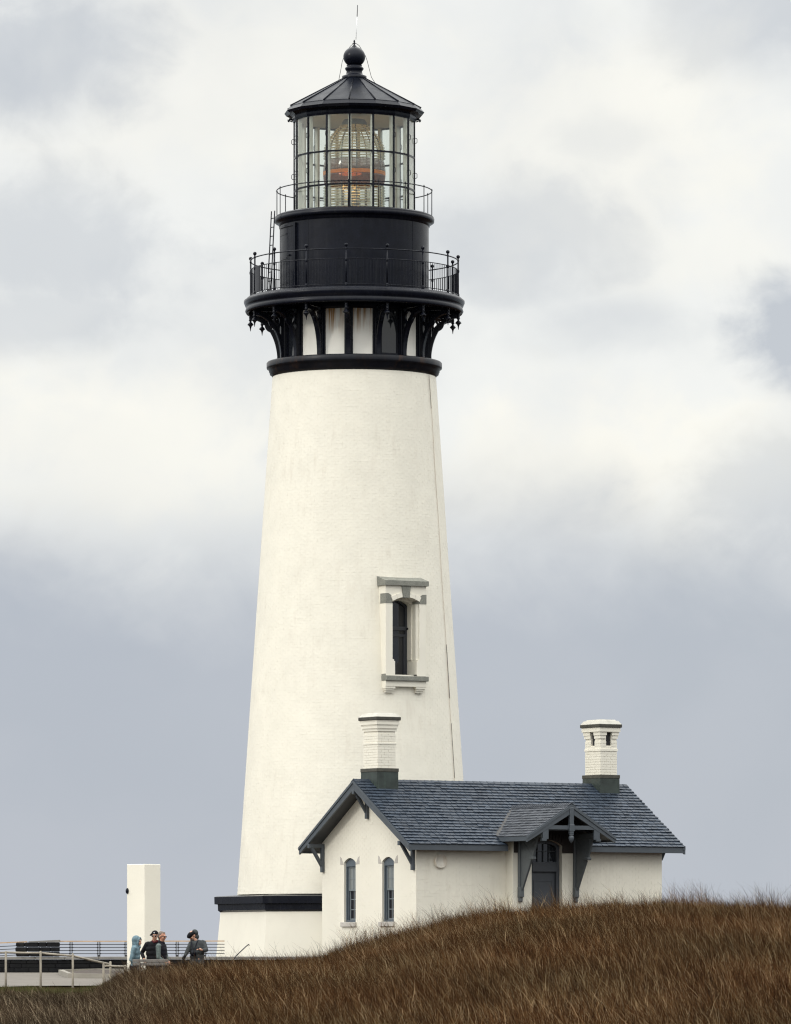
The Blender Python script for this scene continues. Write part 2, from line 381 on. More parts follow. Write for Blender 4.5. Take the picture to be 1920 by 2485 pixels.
# ================================================================== TERRAIN
TPX = np.array([-3000, -400, 0, 180, 230, 300, 400, 540, 700, 780, 870, 1000, 1100, 1200, 1300, 1400, 1600, 1750, 1920, 2400, 4000.])
TDC = np.array([150, 146, 145, 143.5, 140, 134, 133, 133, 138, 142, 146, 148, 148, 148, 148, 148, 148, 148, 148, 148, 148.])
TPY = np.array([2425, 2412, 2402, 2407, 2400, 2384, 2374, 2366, 2361, 2349, 2322, 2286, 2262, 2246, 2236, 2229, 2222, 2225, 2234, 2262, 2330.])
def smooth(t): t = np.clip(t, 0, 1); return t*t*(3-2*t)
def terrain(X, Y):
    X = np.asarray(X, float); Y = np.asarray(Y, float)
    d = Y+DIST; dd = np.clip(d, 60, 400); px = 960+(X-CX)*FPX/np.clip(dd, 100, 170)
    dc = np.interp(px, TPX, TDC); py = np.interp(px, TPX, TPY)
    zc = EYE+(HORIZ-py)*dc/FPX
    zb = -0.52; t = np.clip((d-104)/(dc-104), 0, 1)
    front = zb+(zc-zb)*np.sin(t*np.pi/2)
    front = front-0.3*smooth((90-d)/60)
    plaza = 0.16+(np.clip(d, 120, 168)-145)*0.0150
    plaza = plaza-0.25*np.exp(-((X+4.4)/1.7)**2-((d-140)/2.5)**2)
    right = smooth((X+2)/4)
    back = plaza*(1-right)+0.55*right
    w = smooth((d-dc)/np.where(px > 250, 5.0, 1.5))
    z = np.where(d < dc, front, zc*(1-w)+back*w)
    z = z+0.04*np.sin(X*1.3+Y*.7)*np.sin(Y*.9-X*.4)*smooth((dc-d)/4)
    z = z-26*smooth((np.hypot(X, Y*0.55)-75)/60)           # the headland drops to the sea
    return z
def grid(name, xs, ys, mt, lift=0.0, fn=None):
    XX, YY = np.meshgrid(xs, ys); Z = terrain(XX, YY)+lift
    V = np.stack([XX.ravel(), YY.ravel(), Z.ravel()], 1); nx, ny = len(xs), len(ys)
    i = np.arange(nx*ny).reshape(ny, nx)
    F = np.stack([i[:-1, :-1].ravel(), i[:-1, 1:].ravel(), i[1:, 1:].ravel(), i[1:, :-1].ravel()], 1)
    if fn is not None: F = F[fn(V[F].mean(1))]
    return npmesh(name, V, F, mt, smooth=True)
M['ground'] = mat('dry_turf', (.022, .014, .009), 1.0, .35, 2.5, .03, 8, spec=0)
xs = np.unique(np.concatenate([np.linspace(-160, -16, 30), np.linspace(-16, 18, 137), np.linspace(18, 160, 30)]))
ys = np.unique(np.concatenate([np.linspace(-250, -72, 30), np.linspace(-72, 2, 149), np.linspace(2, 240, 50)]))
kind(grid('ground', xs, ys, M['ground']), 'structure')
M['sea'] = mat('sea_water', (.05, .075, .09), .25, .1, .02, .25, .15)
V = []; F = []
for i, r in enumerate((0, 200, 800, 3000, 12000)):
    for k in range(48):
        a = 2*math.pi*k/48; V.append((r*math.sin(a), r*math.cos(a), -24.0))
F = [(i*48+k, i*48+(k+1) % 48, (i+1)*48+(k+1) % 48, (i+1)*48+k) for i in range(4) for k in range(48)]
kind(MB().add(V, F).build('sea', M['sea']), 'structure')

# path sheet on the terrace
def on_path(c): return (c[:, 0] < -1.2)
pxs = np.linspace(-22, -1.0, 86); pys = np.linspace(-27.5, -6.7, 84)
kind(grid('path', pxs, pys, M['concrete'], 0.035, lambda c: (c[:, 1] > -27.0+0.25*np.sin(c[:, 0]*.9)) & ((c[:, 0] < -5.6) | (c[:, 1] > -36))), 'structure')

def g0(x): return np.sin(x*7.0)
# ---- grass
def grass(n, xr, dr, hgt, wid, seed, name, label, colfn, keep=None, lean=-0.24, nseg=3):
    g = np.random.default_rng(seed)
    m = int(n)
    d = np.sqrt(g.random(m)*(dr[1]**2-dr[0]**2)+dr[0]**2); px = g.uniform(xr[0], xr[1], m)
    X = CX+(px-960)*d/FPX; Y = d-DIST
    # clumping
    cl = np.sin(X*2.1+np.sin(Y*1.7)*1.5)*np.sin(Y*1.9+np.sin(X*1.3)*2)+.6*np.sin(X*5.3+Y*3.1)*np.sin(Y*4.7-X*2.2)
    k = g.random(m) < np.clip(.62+.33*cl, .18, 1)
    if keep is not None: k &= keep(X, Y, d, px)
    X, Y, d, px, cl = X[k], Y[k], d[k], px[k], cl[k]; m = len(X)
    Z = terrain(X, Y)-.02
    h = hgt(X, d, px, g, m)*(1+.12*cl)
    w = wid*(.5+g.random(m)**1.5)
    az = g.random(m)*2*np.pi; tx, ty = np.cos(az), np.sin(az)
    ln = (lean+g.normal(0, .24, m))*h; ld = g.normal(0, .24, m)*h
    curl = g.normal(0, .08, m)*h; kink = g.uniform(-1, 1, (m, nseg+1))*.035*h[:, None]
    t = np.linspace(0, 1, nseg+1)
    V = np.zeros((m, nseg+1, 2, 3), np.float32)
    for i, a in enumerate(t):
        cxp = X+ln*a**1.6+curl*np.sin(a*5)*a+kink[:, i]*(a > 0); cyp = Y+ld*a**1.6+kink[:, i]*.6*(a > 0); czp = Z+h*a*(1-.12*a)
        ww = w*(1-a*.86)*.5
        V[:, i, 0] = np.stack([cxp-tx*ww, cyp-ty*ww, czp], 1); V[:, i, 1] = np.stack([cxp+tx*ww, cyp+ty*ww, czp], 1)
    base = (np.arange(m)*(nseg+1)*2)[:, None]
    F = np.concatenate([np.stack([base[:, 0]+2*i, base[:, 0]+2*i+1, base[:, 0]+2*i+3, base[:, 0]+2*i+2], 1) for i in range(nseg)])
    C = colfn(X, Y, d, px, cl, g, m)
    col = np.concatenate([np.repeat(C, (nseg+1)*2, axis=0), np.ones((m*(nseg+1)*2, 1))], 1)
    o = npmesh(name, V.reshape(-1, 3).astype(float), F, M['grass'], attrs=[('gcol', 'POINT', col)])
    kind(o, 'stuff'); o['label'] = label; return m
gm = bpy.data.materials.new('dry_grass'); gm.use_nodes = True; gt = gm.node_tree; gb = gt.nodes['Principled BSDF']
ga = gt.nodes.new('ShaderNodeAttribute'); ga.attribute_name = 'gcol'; gt.links.new(ga.outputs['Color'], gb.inputs['Base Color']); gb.inputs['Roughness'].default_value = .6; gb.inputs['Specular IOR Level'].default_value = .0
M['grass'] = gm
PAL = np.array([[.068, .033, .014], [.028, .015, .008], [.108, .060, .027], [.205, .135, .066], [.46, .35, .20], [.062, .045, .026]])
def cols(X, Y, d, px, cl, g, m):
    red = np.clip(.5+.5*np.sin(X*.8+1)*np.sin(d*.35), 0, 1)
    p = np.array([.26, .27, .17, .135, .08, .085]); idx = g.choice(6, m, p=p)
    C = PAL[idx]*(g.uniform(.60, 1.05, m)[:, None])
    C = C*(1+.25*red[:, None]*np.array([.5, -.1, -.3]))
    patch = .80+.38*(.5+.5*np.sin(X*.55+2.2*np.sin(d*.21)+.7*np.sin(X*1.9)))*(.5+.5*np.sin(d*.47+X*.3+1.2*np.sin(X*.8)))
    C = C*patch[:, None]
    left = smooth((620-px)/500)[:, None]
    grey = C.mean(1, keepdims=True)*np.array([1.15, .98, .72])
    return C*(1-.65*left)+grey*.65*left
def hmain(X, d, px, g, m):
    h = .24+.17*g.random(m)+(g.random(m) < .06)*g.uniform(.1, .28, m)
    h = h*np.where(px > 1050, 1.08, 1.0)*(1+.20*np.sin(X*3.1+np.sin(X*7.3)*1.3+d)+.12*np.sin(X*11.7+d*2))
    near = np.interp(px, TPX, TDC)-d
    left = smooth((330-px)/120)
    return h*(1-left*(.72*np.exp(-(np.maximum(near, 0)/17)**2)+.18))
grass(500000, (-260, 2180), (103, 150.2), hmain, .0112, 3, 'dry_grass', 'tall reddish brown dry grass leaning left over the slope', cols,
      keep=lambda X, Y, d, px: (d < np.interp(px, TPX, TDC)+1.0) & ~((px < 215) & (np.interp(px, TPX, TDC)-d < 9)))
# wiry taller stalks along the crest
def hst(X, d, px, g, m): return (.48+.42*g.random(m)**1.5)*(1+.22*np.sin(X*2.3+1.5*np.sin(X*5.9)))
grass(15000, (600, 2150), (143, 149.5), hst, .011, 9, 'wiry_stalks', 'thin wiry reddish stalks standing along the crest', cols, lean=-.14, nseg=7,
      keep=lambda X, Y, d, px: (np.abs(d-np.interp(px, TPX, TDC)) < 3.0) & (px > 640))
def gcols(X, Y, d, px, cl, g, m):
    base = np.array([[.055, .062, .022], [.085, .088, .032], [.10, .075, .04]])[g.integers(0, 3, m)]
    return base*g.uniform(.7, 1.2, m)[:, None]
grass(45000, (-260, 400), (118, 146), lambda X, d, px, g, m: .08+.10*g.random(m), .012, 5, 'short_turf', 'short green turf beside the log fence', gcols, lean=-.1, nseg=3,
      keep=lambda X, Y, d, px: (np.interp(px, TPX, TDC)-d < 24-px*.04) & (np.interp(px, TPX, TDC)-d > -.5) & (px < 330+(g0(X)*30)-(np.interp(px, TPX, TDC)-d < 2)*90))
# ================================================================== LIGHTHOUSE
LH = thing('lighthouse', 'tall tapering white brick lighthouse with black gallery and glazed lantern room', 'lighthouse', (0, 0, 0.6))
zN = zt(916); rN = rt(198.5); zB = zt(2172); TAP = rt(.0681)*FPX/DIST
def r_at(z): return rt(198.5+(916-(2400-z*FPX/DIST))*-.0681)
# correct form: radius at height z, widening downwards
def r_at(z):
    py = HORIZ-(z-EYE)*FPX/DIST
    return rt(198.5+(py-916)*.0681)
WAZ, WN = 28.5, 3.31                      # tower window: azimuth and distance of its front face from the axis
WZ0, WZ1 = 9.0, 12.15
# brick courses
shell = MB(); seg = 120
zs_ = [zB+(zN-zB)*i/60 for i in range(61)]
vs = [((r_at(z)-.0022)*math.sin(R(360*k/seg)), -(r_at(z)-.0022)*math.cos(R(360*k/seg)), z) for z in zs_ for k in range(seg)]
fs = []
for i in range(60):
    for k in range(seg):
        az = 360*(k+.5)/seg; zc_ = (zs_[i]+zs_[i+1])/2
        if abs(az-WAZ) < 8.5 and WZ0+.45 < zc_ < WZ1-.1: continue
        fs.append((i*seg+k, i*seg+(k+1) % seg, (i+1)*seg+(k+1) % seg, (i+1)*seg+k))
shell.add(vs, fs, True); shaft = shell.build('tower_shaft', M['brick'], LH)
def brick_ring_mesh(name, z0, z1, rfun, ch, bl, parent, relief=.0017, skip=None):
    Vs = []; n = 0; g = np.random.default_rng(11)
    z = z0; c = 0
    while z+ch*.5 < z1:
        rm = rfun(z+ch/2); nb = int(round(2*np.pi*rm/bl)); a = (np.arange(nb)+.5*(c % 2)+g.normal(0, .03, nb))*2*np.pi/nb
        if skip is not None: a = a[~skip(np.degrees(a) % 360, z+ch/2)]
        gap = .007/rm; da = 2*np.pi/nb/2-gap/2
        rel = g.normal(0, relief*.30, len(a)); tw = g.normal(0, relief*.25, len(a)); tz = g.normal(0, relief*.25, len(a))
        za, zb_ = z+.004, z+ch-.005
        wob = .002*np.sin(a*9+c*.4)
        quad = []
        for (s_, zz) in ((-1, za), (1, za), (1, zb_), (-1, zb_)):
            ro = rfun(zz)+rel+s_*tw+(tz if zz == za else -tz); ri = rfun(zz)-.02
            aa = a+s_*da
            quad.append(np.stack([ro*np.sin(aa), -ro*np.cos(aa), zz+wob], 1)); quad.append(np.stack([ri*np.sin(aa), -ri*np.cos(aa), zz+wob], 1))
        Vs.append(np.stack(quad, 1).reshape(-1, 3)); z += ch; c += 1
    V = np.concatenate(Vs); m = len(V)//8; b = (np.arange(m)*8)[:, None]
    F = np.concatenate([b+np.array([[0, 2, 4, 6]]), b+np.array([[0, 1, 3, 2]]), b+np.array([[4, 5, 7, 6]]), b+np.array([[0, 6, 7, 1]]), b+np.array([[2, 3, 5, 4]])])
    return kind(npmesh(name, V, F, M['brick'], parent), 'stuff')
def skipw(az, z): return (np.abs(az-WAZ) < 11.3) & (WZ0-.02 < z) & (z < WZ1+.05)
brick_ring_mesh('brick_courses', zB, zN-.03, r_at, .080, .225, shaft, skip=skipw)

# octagonal battered base and its black cornice
OP = [-84.5+45*k for k in range(8)]
def octring(prof, name, m, parent):
    mb = MB(); mb.lathe(prof, 8, OP[0], smooth=False); return mb.build(name, m, parent)
base = octring([(rt(338), zt(2345)), (rt(325.5), zt(2214))], 'tower_base', M['stucco'], LH)
octring([(rt(325), zt(2215)), (rt(331.5), zt(2210.5)), (rt(332), zt(2196)), (rt(340), zt(2195)), (rt(340.5), zt(2177.5)), (rt(335), zt(2176)), (rt(277), zt(2172.5))], 'base_cornice', M['black'], LH)
octring([(rt(344), zt(2362)), (rt(342), zt(2337)), (rt(337), zt(2334))], 'base_plinth', M['stucco'], LH)

# neck moulding
mb = MB(); P = lambda *q: [(rt(a), zt(b)) for a, b in q]
mb.lathe(P((188, 917), (198, 917.5), (200.5, 912), (205, 909.5), (205.5, 905), (207, 904), (207.5, 897), (212.5, 895.5), (213, 893), (213, 883), (211, 880.5), (170, 876)), 128, PH)
mb.build('neck_moulding', M['blackrust'], LH)
# service room wall: sixteen bays of panels between posts
zp0, zp1 = zt(880.5), zt(750)
RW = rt(178)
core = MB(); core.lathe([(RW-.16, zp0-.05), (RW-.16, zp1+.3)], 32, PH, smooth=False)
core.build('service_room_core', M['interior'], LH)
post = MB(); post.bbox((-.075, -RW-.03, zp0-.02), (.075, -RW+.14, zp1), .012); post.box((-.13, -RW+.02, zp0-.02), (.13, -RW+.10, zp1))
ring_copies(post.build('wall_post', M['black'], LH), POSTS)
head = MB(); head.lathe([(RW-.1, zt(767)), (RW-.005, zt(767)), (RW+.02, zt(762)), (RW+.02, zp1+.02), (RW-.1, zp1+.02)], 16, PH, smooth=False, closed=True); head.build('wall_head', M['black'], LH)
ap = RW*math.cos(R(11.25)); hw = RW*math.sin(R(11.25))-.115
def bay(name, m):
    q = MB(); q.bbox((-hw, -ap+.055, zp0+.035), (hw, -ap+.085, zt(765)), .006)
    return q.build(name, m, LH)
def place(o, az, link=True):
    o.rotation_euler = (0, 0, R(az)); return o
creams = [POSTS[k]+11.25 for k in (13, 14, 15, 0, 2, 3, 4, 6, 7, 9, 10, 11)]; darks = [POSTS[k]+11.25 for k in (1, 5, 8, 12)]
# POSTS[0]=-4; index 14 -> -49, 15 -> -26.5, 0 -> -4, 1 -> 18.5 (window), 2 -> 41 ...
M['panelrust'] = mat('cream_panel_rust_streaked', (.85, .82, .74), .5, .05, 2, stain=(.42, .24, .07), stain_amt=.5, stain_scale=(3.5, 3.5, .15))
def rust_mat(base_):
    t = M['panelrust'].node_tree; N = t.nodes; L = t.links; b = N['Principled BSDF']
    geo = N.new('ShaderNodeNewGeometry'); sp = N.new('ShaderNodeSeparateXYZ'); L.new(geo.outputs['Position'], sp.inputs[0])
    mp_ = N.new('ShaderNodeMapping'); L.new(geo.outputs['Position'], mp_.inputs[0]); mp_.inputs['Scale'].default_value = (9, 9, .35)
    n = N.new('ShaderNodeTexNoise'); L.new(mp_.outputs[0], n.inputs['Vector']); n.inputs['Scale'].default_value = 1.6; n.inputs['Detail'].default_value = 3
    r = N.new('ShaderNodeMapRange'); L.new(sp.outputs[2], r.inputs[0]); r.inputs[1].default_value = zt(830); r.inputs[2].default_value = zt(762)
    a = N.new('ShaderNodeMath'); a.operation = 'MULTIPLY_ADD'; L.new(n.outputs[0], a.inputs[0]); a.inputs[1].default_value = 3.0; a.inputs[2].default_value = -1.30
    c = N.new('ShaderNodeMath'); c.operation = 'MULTIPLY'; c.use_clamp = True; L.new(a.outputs[0], c.inputs[0]); L.new(r.outputs[0], c.inputs[1])
    d = N.new('ShaderNodeMath'); d.operation = 'MULTIPLY'; d.use_clamp = True; L.new(c.outputs[0], d.inputs[0]); d.inputs[1].default_value = 2.6
    x = N.new('ShaderNodeMix'); x.data_type = 'RGBA'; L.new(d.outputs[0], x.inputs[0]); old = b.inputs['Base Color'].links[0].from_socket
    L.new(old, x.inputs[6]); x.inputs[7].default_value = (.40, .20, .045, 1); L.new(x.outputs[2], b.inputs['Base Color'])
rust_mat(None)
for a in (POSTS[15]+11.25, POSTS[0]+11.25):
    o = place(bay('wall_panel', M['panelrust']), a); o['label'] = 'cream panel streaked with orange rust at its top'
pl = bay('wall_panel', M['panel']); ring_copies(pl, [POSTS[k]+11.25 for k in (14, 2, 3, 4, 6, 7, 9, 10, 11)])
def window_bay(k):
    f = MB(); f.quadstrip([(-hw, zp0+.035), (hw, zp0+.035), (hw, zt(765)), (-hw, zt(765)), (-hw, zp0+.035)],
                          [(-hw+.07, zp0+.105), (hw-.07, zp0+.105), (hw-.07, zt(765)-.07), (-hw+.07, zt(765)-.07), (-hw+.07, zp0+.105)], -ap+.04, -ap+.09)
    o = f.build('service_window', M['black'], LH)
    g = MB(); g.box((-hw+.07, -ap+.06, zp0+.105), (hw-.07, -ap+.066, zt(765)-.07)); p = g.build('pane', M['darkglass'], o)
    o.rotation_euler = (0, 0, R(POSTS[k]+11.25)); return o
for k in (1, 5, 8, 12, 13): window_bay(k)
# gallery deck
mb = MB()
mb.lathe(P((178, 748), (240, 750), (262, 762), (265, 757), (263, 750), (261, 747.5), (264.5, 745), (266, 741), (268, 736.5), (268, 732), (266, 730.5), (262, 729), (261, 726), (255, 723.5), (178, 722.5)), 128, PH)
mb.build('gallery_deck', M['black'], LH)
mb = MB(); mb.lathe(P((170, 723.5), (255, 725.5), (255, 745), (170, 745)), 64, closed=True)
mb.build('deck_plate', M['black'], LH)
ZD = zt(723)
# brackets
def arcpts(cx_, cz_, ra, rb, a0, a1, n=14): return [(cx_+ra*math.cos(R(a0+(a1-a0)*i/n)), cz_+rb*math.sin(R(a0+(a1-a0)*i/n))) for i in range(n+1)]
br = MB()
# outward profile in (y = -r, z): quarter-ellipse centred outside at the deck edge
r0, r1 = rt(186), rt(250); zlo, zhi = zt(876), zt(763)
o_ = [(-(r1-(r1-r0)*math.cos(R(t))), zlo+(zhi-.13-zlo)*math.sin(R(t))) for t in np.linspace(0, 90, 16)]
i_ = [(-(r1+.02-(r1-r0+.12)*math.cos(R(t))), zlo+(zhi-zlo)*math.sin(R(t))+.0) for t in np.linspace(0, 90, 16)]
br.quadstrip(o_, i_, -.045, .045, 'x')
o2 = [(a-.012, b-.012) for a, b in o_]; i2 = [(a+.035, b+.01) for a, b in o_]; br.quadstrip(o2, i2, -.07, .07, 'x')
cyy, czz = -(r0+.20), zhi-.30
br.quadstrip(arcpts(cyy, czz, .21, .235, 0, 360, 20), arcpts(cyy, czz, .15, .175, 0, 360, 20), -.035, .035, 'x')
br.box((-.06, -(r0+.02), zlo-.02), (.06, -(r0-.07), zhi)); br.box((-.045, -(r1+.06), zhi-.02), (.045, -(r0-.05), zhi+.10))
c2y, c2z = -(r0+.50), zhi-.09
br.quadstrip(arcpts(c2y, c2z, .13, .10, 180, 360, 10), arcpts(c2y, c2z, .085, .06, 180, 360, 10), -.03, .03, 'x')
ring_copies(br.build('gallery_bracket', M['black'], LH), POSTS)
pd = MB(); rp = rt(253)
pz = zt(757); pr = [(0, pz), (.062, pz), (.062, pz-.05), (.045, pz-.06), (.045, pz-.13), (.05, pz-.14), (.045, pz-.15), (.045, pz-.22), (.06, pz-.235), (.035, pz-.255), (.03, pz-.29), (.045, pz-.30), (.085, pz-.345), (.098, pz-.375), (.07, pz-.39), (.04, pz-.42), (.022, pz-.47), (.008, pz-.56), (0, pz-.575)]
pd.lathe(pr, 10, center=(0, -rp)); ring_copies(pd.build('pendant', M['black'], LH), POSTS)
# gallery railing
GR = thing('gallery_railing', '', '', (0, 0, 0)); del GR['label']; del GR['category']; GR.parent = LH; GR.location = (0, 0, ZD-.6)
rg = rt(252.5); zr = [zt(634.5), zt(658), zt(719.5)]
for z_, th in zip(zr, (.019, .014, .014)):
    ml = MB(); ml.lathe([(rg+th*math.cos(R(t)), z_+th*math.sin(R(t))) for t in range(0, 360, 60)], 96, PH, closed=True); ml.build('rail', M['black'], GR)
ps = MB(); ps.tube([(0, -rg, ZD-.02), (0, -rg, zr[0]+.06)], .026, 8); ps.ball((0, -rg, zr[0]+.115), .058, 12, 8); ps.ball((0, -rg, zr[1]-.03), (.042, .042, .075), 10, 6); ps.ball((0, -rg, zr[0]), .036, 8, 6)
ps.tube([(0, -rg, ZD-.02), (0, -rg, ZD+.05)], [.05, .035], 8); ps.tube([(0, -rg, zr[2]-.04), (0, -rg, zr[2]+.05)], .04, 8)
ring_copies(ps.build('railing_post', M['black'], GR), POSTS)
bl = MB(); bl.tube([(0, -rg, zr[2]), (0, -rg, zr[1])], .0095, 5, cap=False)
ring_copies(bl.build('baluster', M['black'], GR), [p+22.5*j/12 for p in POSTS for j in range(1, 12)])
gp = MB(); gp.lathe([(rg-.012, zr[2]), (rg+.012, zr[2]), (rg+.012, zr[1]), (rg-.012, zr[1])], 10, closed=True, arc=(POSTS[13]+.8, POSTS[13]+8), smooth=False); gp.build('gate_plate', M['black'], GR)
# black drum
RD = rt(181)
dr = MB(); dr.lathe([(RD, ZD-.05), (RD, zt(548))], 160, PH); drum = dr.build('drum', M['black'], LH)
sm_ = MB(); sm_.box((-.03, -RD-.006, ZD), (.03, -RD+.02, zt(549)))
ring_copies(sm_.build('seam_strip', M['black'], drum), [POSTS[k]+11 for k in range(0, 16, 2)])
# door in the drum, standing a little proud, with frame and hinges
dz0, dz1 = ZD+.06, zt(563)
def azband(a0, a1, z0_, z1_, ri, ro, n=8): q = MB(); q.lathe([(ri, z0_), (ro, z0_), (ro, z1_), (ri, z1_)], n, closed=True, arc=(a0, a1), smooth=False); return q
dp = azband(-76, -53, dz0, dz1, RD-.02, RD+.03); door = dp.build('drum_door', M['black'], drum)
q = azband(-51.5, -49.4, ZD, dz1+.1, RD-.02, RD+.075, 1); q.build('door_frame', M['black'], drum)
q = azband(-78, -51.5, dz1+.02, dz1+.09, RD-.02, RD+.06, 6); q.build('door_head', M['black'], drum)
for zz in (dz0+.25, dz0+1.0, dz0+1.75):
    q = azband(-77, -62, zz, zz+.05, RD+.02, RD+.045, 5); q.build('hinge', M['black'], drum)
q = azband(-60, -57, dz0+1.08, dz0+1.12, RD+.02, RD+.09, 2); q.build('latch', M['black'], drum)
# upper deck
mb = MB(); mb.lathe(P((179, 552), (183, 551), (184, 546), (188, 543.5), (191, 542), (194, 540), (194.5, 533), (192, 531), (193, 529), (190, 526.5), (186, 524.5), (140, 521)), 128, PH)
mb.build('upper_deck', M['black'], LH)
ZU = zt(525); ru = rt(188.5); zu = zt(464)
UR = bpy.data.objects.new('upper_railing', None); COL.objects.link(UR); UR.parent = LH; UR.location = (0, 0, ZU-.6)
ml = MB(); ml.lathe([(ru+.017*math.cos(R(t)), zu+.017*math.sin(R(t))) for t in range(0, 360, 60)], 96, PH, closed=True); ml.build('rail', M['black'], UR)
ps = MB(); ps.tube([(0, -ru, ZU-.10), (0, -ru, zu+.05)], .014, 6); ps.ball((0, -ru, zu+.01), .026, 8, 6)
ring_copies(ps.build('railing_post', M['black'], UR), POSTS)
# lantern room
ZL0, ZL1 = zt(524), zt(294); RL = rt(147)
LN = bpy.data.objects.new('lantern', None); COL.objects.link(LN); LN.parent = LH; LN.location = (0, 0, ZL0-.6)
mb = MB(); mb.bbox((-.028, -RL-.015, ZL0), (.028, -RL+.035, ZL1), .006)
ring_copies(mb.build('mullion', M['black'], LN), POSTS)
mb = MB(); mb.bbox((-.045, -RL+.04, ZL0), (.045, -RL+.17, ZL1), .008)
ring_copies(mb.build('inner_post', M['inner'], LN), POSTS)
apl = RL*math.cos(R(11.25)); hl = RL*math.sin(R(11.25))
zb1, zb2 = zt(385), zt(465)
for i, z_ in enumerate((zb1, zb2)):
    q = MB(); q.box((-hl, -apl-.012, z_-.027), (hl, -apl+.03, z_+.027)); ring_copies(q.build('glazing_bar', M['black'], LN), [p+11.25 for p in POSTS])
zz_ = [ZL0, zb2, zb1, ZL1]
for i in range(3):
    q = MB(); q.box((-hl+.03, -apl+.002, zz_[i]+.03), (hl-.03, -apl+.010, zz_[i+1]-.03)); ring_copies(q.build('pane', M['glass'], LN), [p+11.25 for p in POSTS])
q = MB()
for zc_ in (zt(343), zt(428)):
    pts = [(0, -RL-.015, zc_-.08), (0, -RL-.045, zc_-.075), (0, -RL-.07, zc_-.05), (0, -RL-.07, zc_+.05), (0, -RL-.045, zc_+.075), (0, -RL-.015, zc_+.08)]
    q2 = MB(); q2.tube(pts, .0105, 5); ring_copies(q2.build('grab_handle', M['black'], LN), POSTS)
mb = MB(); mb.lathe([(RL-.05, ZL0+.06), (RL+.03, ZL0+.06), (RL+.05, ZL0-.04), (RL-.05, ZL0-.04)], 16, PH, closed=True, smooth=False); mb.build('lantern_sill', M['black'], LN)
# lantern roof
RF = bpy.data.objects.new('lantern_roof', None); COL.objects.link(RF); RF.parent = LH; RF.location = (0, 0, ZL1-.6)
def P2(*q): return [(rt(a), zt(b)) for a, b in q]
mb = MB(); mb.lathe(P2((142, 297), (149, 297), (151, 292), (152, 287), (150, 284), (153, 281), (158, 277.5), (161, 279), (166, 280.5), (170.5, 274.5), (163, 266.5), (161, 263.5)), 16, PH, smooth=False)
mb.build('cornice', M['black'], RF)
mb = MB(); rn0, rn1 = rt(162), rt(28)
zA, zB_ = zt(263.8), zt(191)
a_ = 11.25
mb.add([(rn0*math.sin(R(-a_)), -rn0*math.cos(R(a_)), zA), (rn0*math.sin(R(a_)), -rn0*math.cos(R(a_)), zA), (rn1*math.sin(R(a_)), -rn1*math.cos(R(a_)), zB_), (rn1*math.sin(R(-a_)), -rn1*math.cos(R(a_)), zB_),
        (rn0*math.sin(R(-a_)), -rn0*math.cos(R(a_)), zA-.05), (rn0*math.sin(R(a_)), -rn0*math.cos(R(a_)), zA-.05), (rn1*math.sin(R(a_)), -rn1*math.cos(R(a_)), zB_-.05), (rn1*math.sin(R(-a_)), -rn1*math.cos(R(a_)), zB_-.05)],
       [(0, 1, 2, 3), (7, 6, 5, 4), (0, 4, 5, 1), (1, 5, 6, 2), (2, 6, 7, 3), (3, 7, 4, 0)])
ring_copies(mb.build('roof_sheet', M['roofblack'], RF), [p+11.25 for p in POSTS])
q = MB(); q.tube([(0, -rn0-.01, zA+.006), (0, -rn1, zB_+.006)], [.022, .016], 6); ring_copies(q.build('roof_rib', M['black'], RF), POSTS)
mb = MB(); mb.lathe([(RL-.02, ZL1+.01), (rt(60), zt(278)), (0, zt(270))], 16, PH, smooth=False); mb.build('ceiling', M['ceiling'], RF)
mb = MB(); mb.lathe(P2((22, 196), (29.9, 193.5), (29.9, 185), (27, 184), (21, 181.5), (19.5, 177), (19, 173), (20.5, 171), (22.5, 168), (22.8, 165.5), (21, 163.5), (19, 163), (18.3, 160), (19, 158.5)), 40)
mb.build('ventilator_neck', M['black'], RF)
mb = MB(); mb.ball((0, 0, zt(138)), (rt(26.8), rt(26.8), rt(24.6)), 40, 24); mb.build('ventilator_ball', M['black'], RF)
mb = MB(); mb.lathe(P2((9, 116), (5, 111.5), (2.3, 109), (1.6, 104), (2.4, 101), (1.6, 98), (1.4, 97), (0, 96)), 16); mb.tube([(-rt(4.5), 0, zt(105)), (rt(4.5), 0, zt(105))], rt(.9), 6); mb.build('finial', M['black'], RF)
mb = MB(); mb.tube([(0.05, 0, zt(96)), (0.085, 0, zt(40))], .010, 6); mb.build('rod_shaft', M['rodwhite'], RF)
mb = MB(); mb.tube([(0.085, 0, zt(40)), (0.10, 0, zt(12))], [.013, .010], 6); o = mb.build('rod_tip', M['black'], RF)
def tp(px, py, y=0): return ((px-860.5)*(DIST+y)/FPX, y, wz(py, y))
mb = MB(); mb.tube([tp(860, 104), tp(851, 112), tp(844, 122), tp(836, 136), tp(831, 150), tp(828, 168), tp(823, 194)], .0085, 5); mb.build('lightning_cable', M['cable'], RF)
mb = MB(); mb.tube([tp(863, 104), tp(872, 110), tp(881, 124), tp(888, 136), tp(892, 148), tp(897, 168), tp(902, 187), tp(912, 203), tp(955, 228), tp(1010, 256), tp(1015, 275), tp(1008, 298), tp(1001, 310)], .0085, 5); mb.build('lightning_cable', M['cable'], RF)
for s_ in (-1, 1):
    q = MB(); q.tube([(s_*rt(147), 0, zt(292)), (s_*rt(157), 0, zt(289)), (s_*rt(160), 0, zt(296))], .03, 6); q.tube([(s_*rt(150), -.1, zt(297)), (s_*rt(162), -.1, zt(292))], .018, 6); q.build('gutter_spout', M['black'], RF)
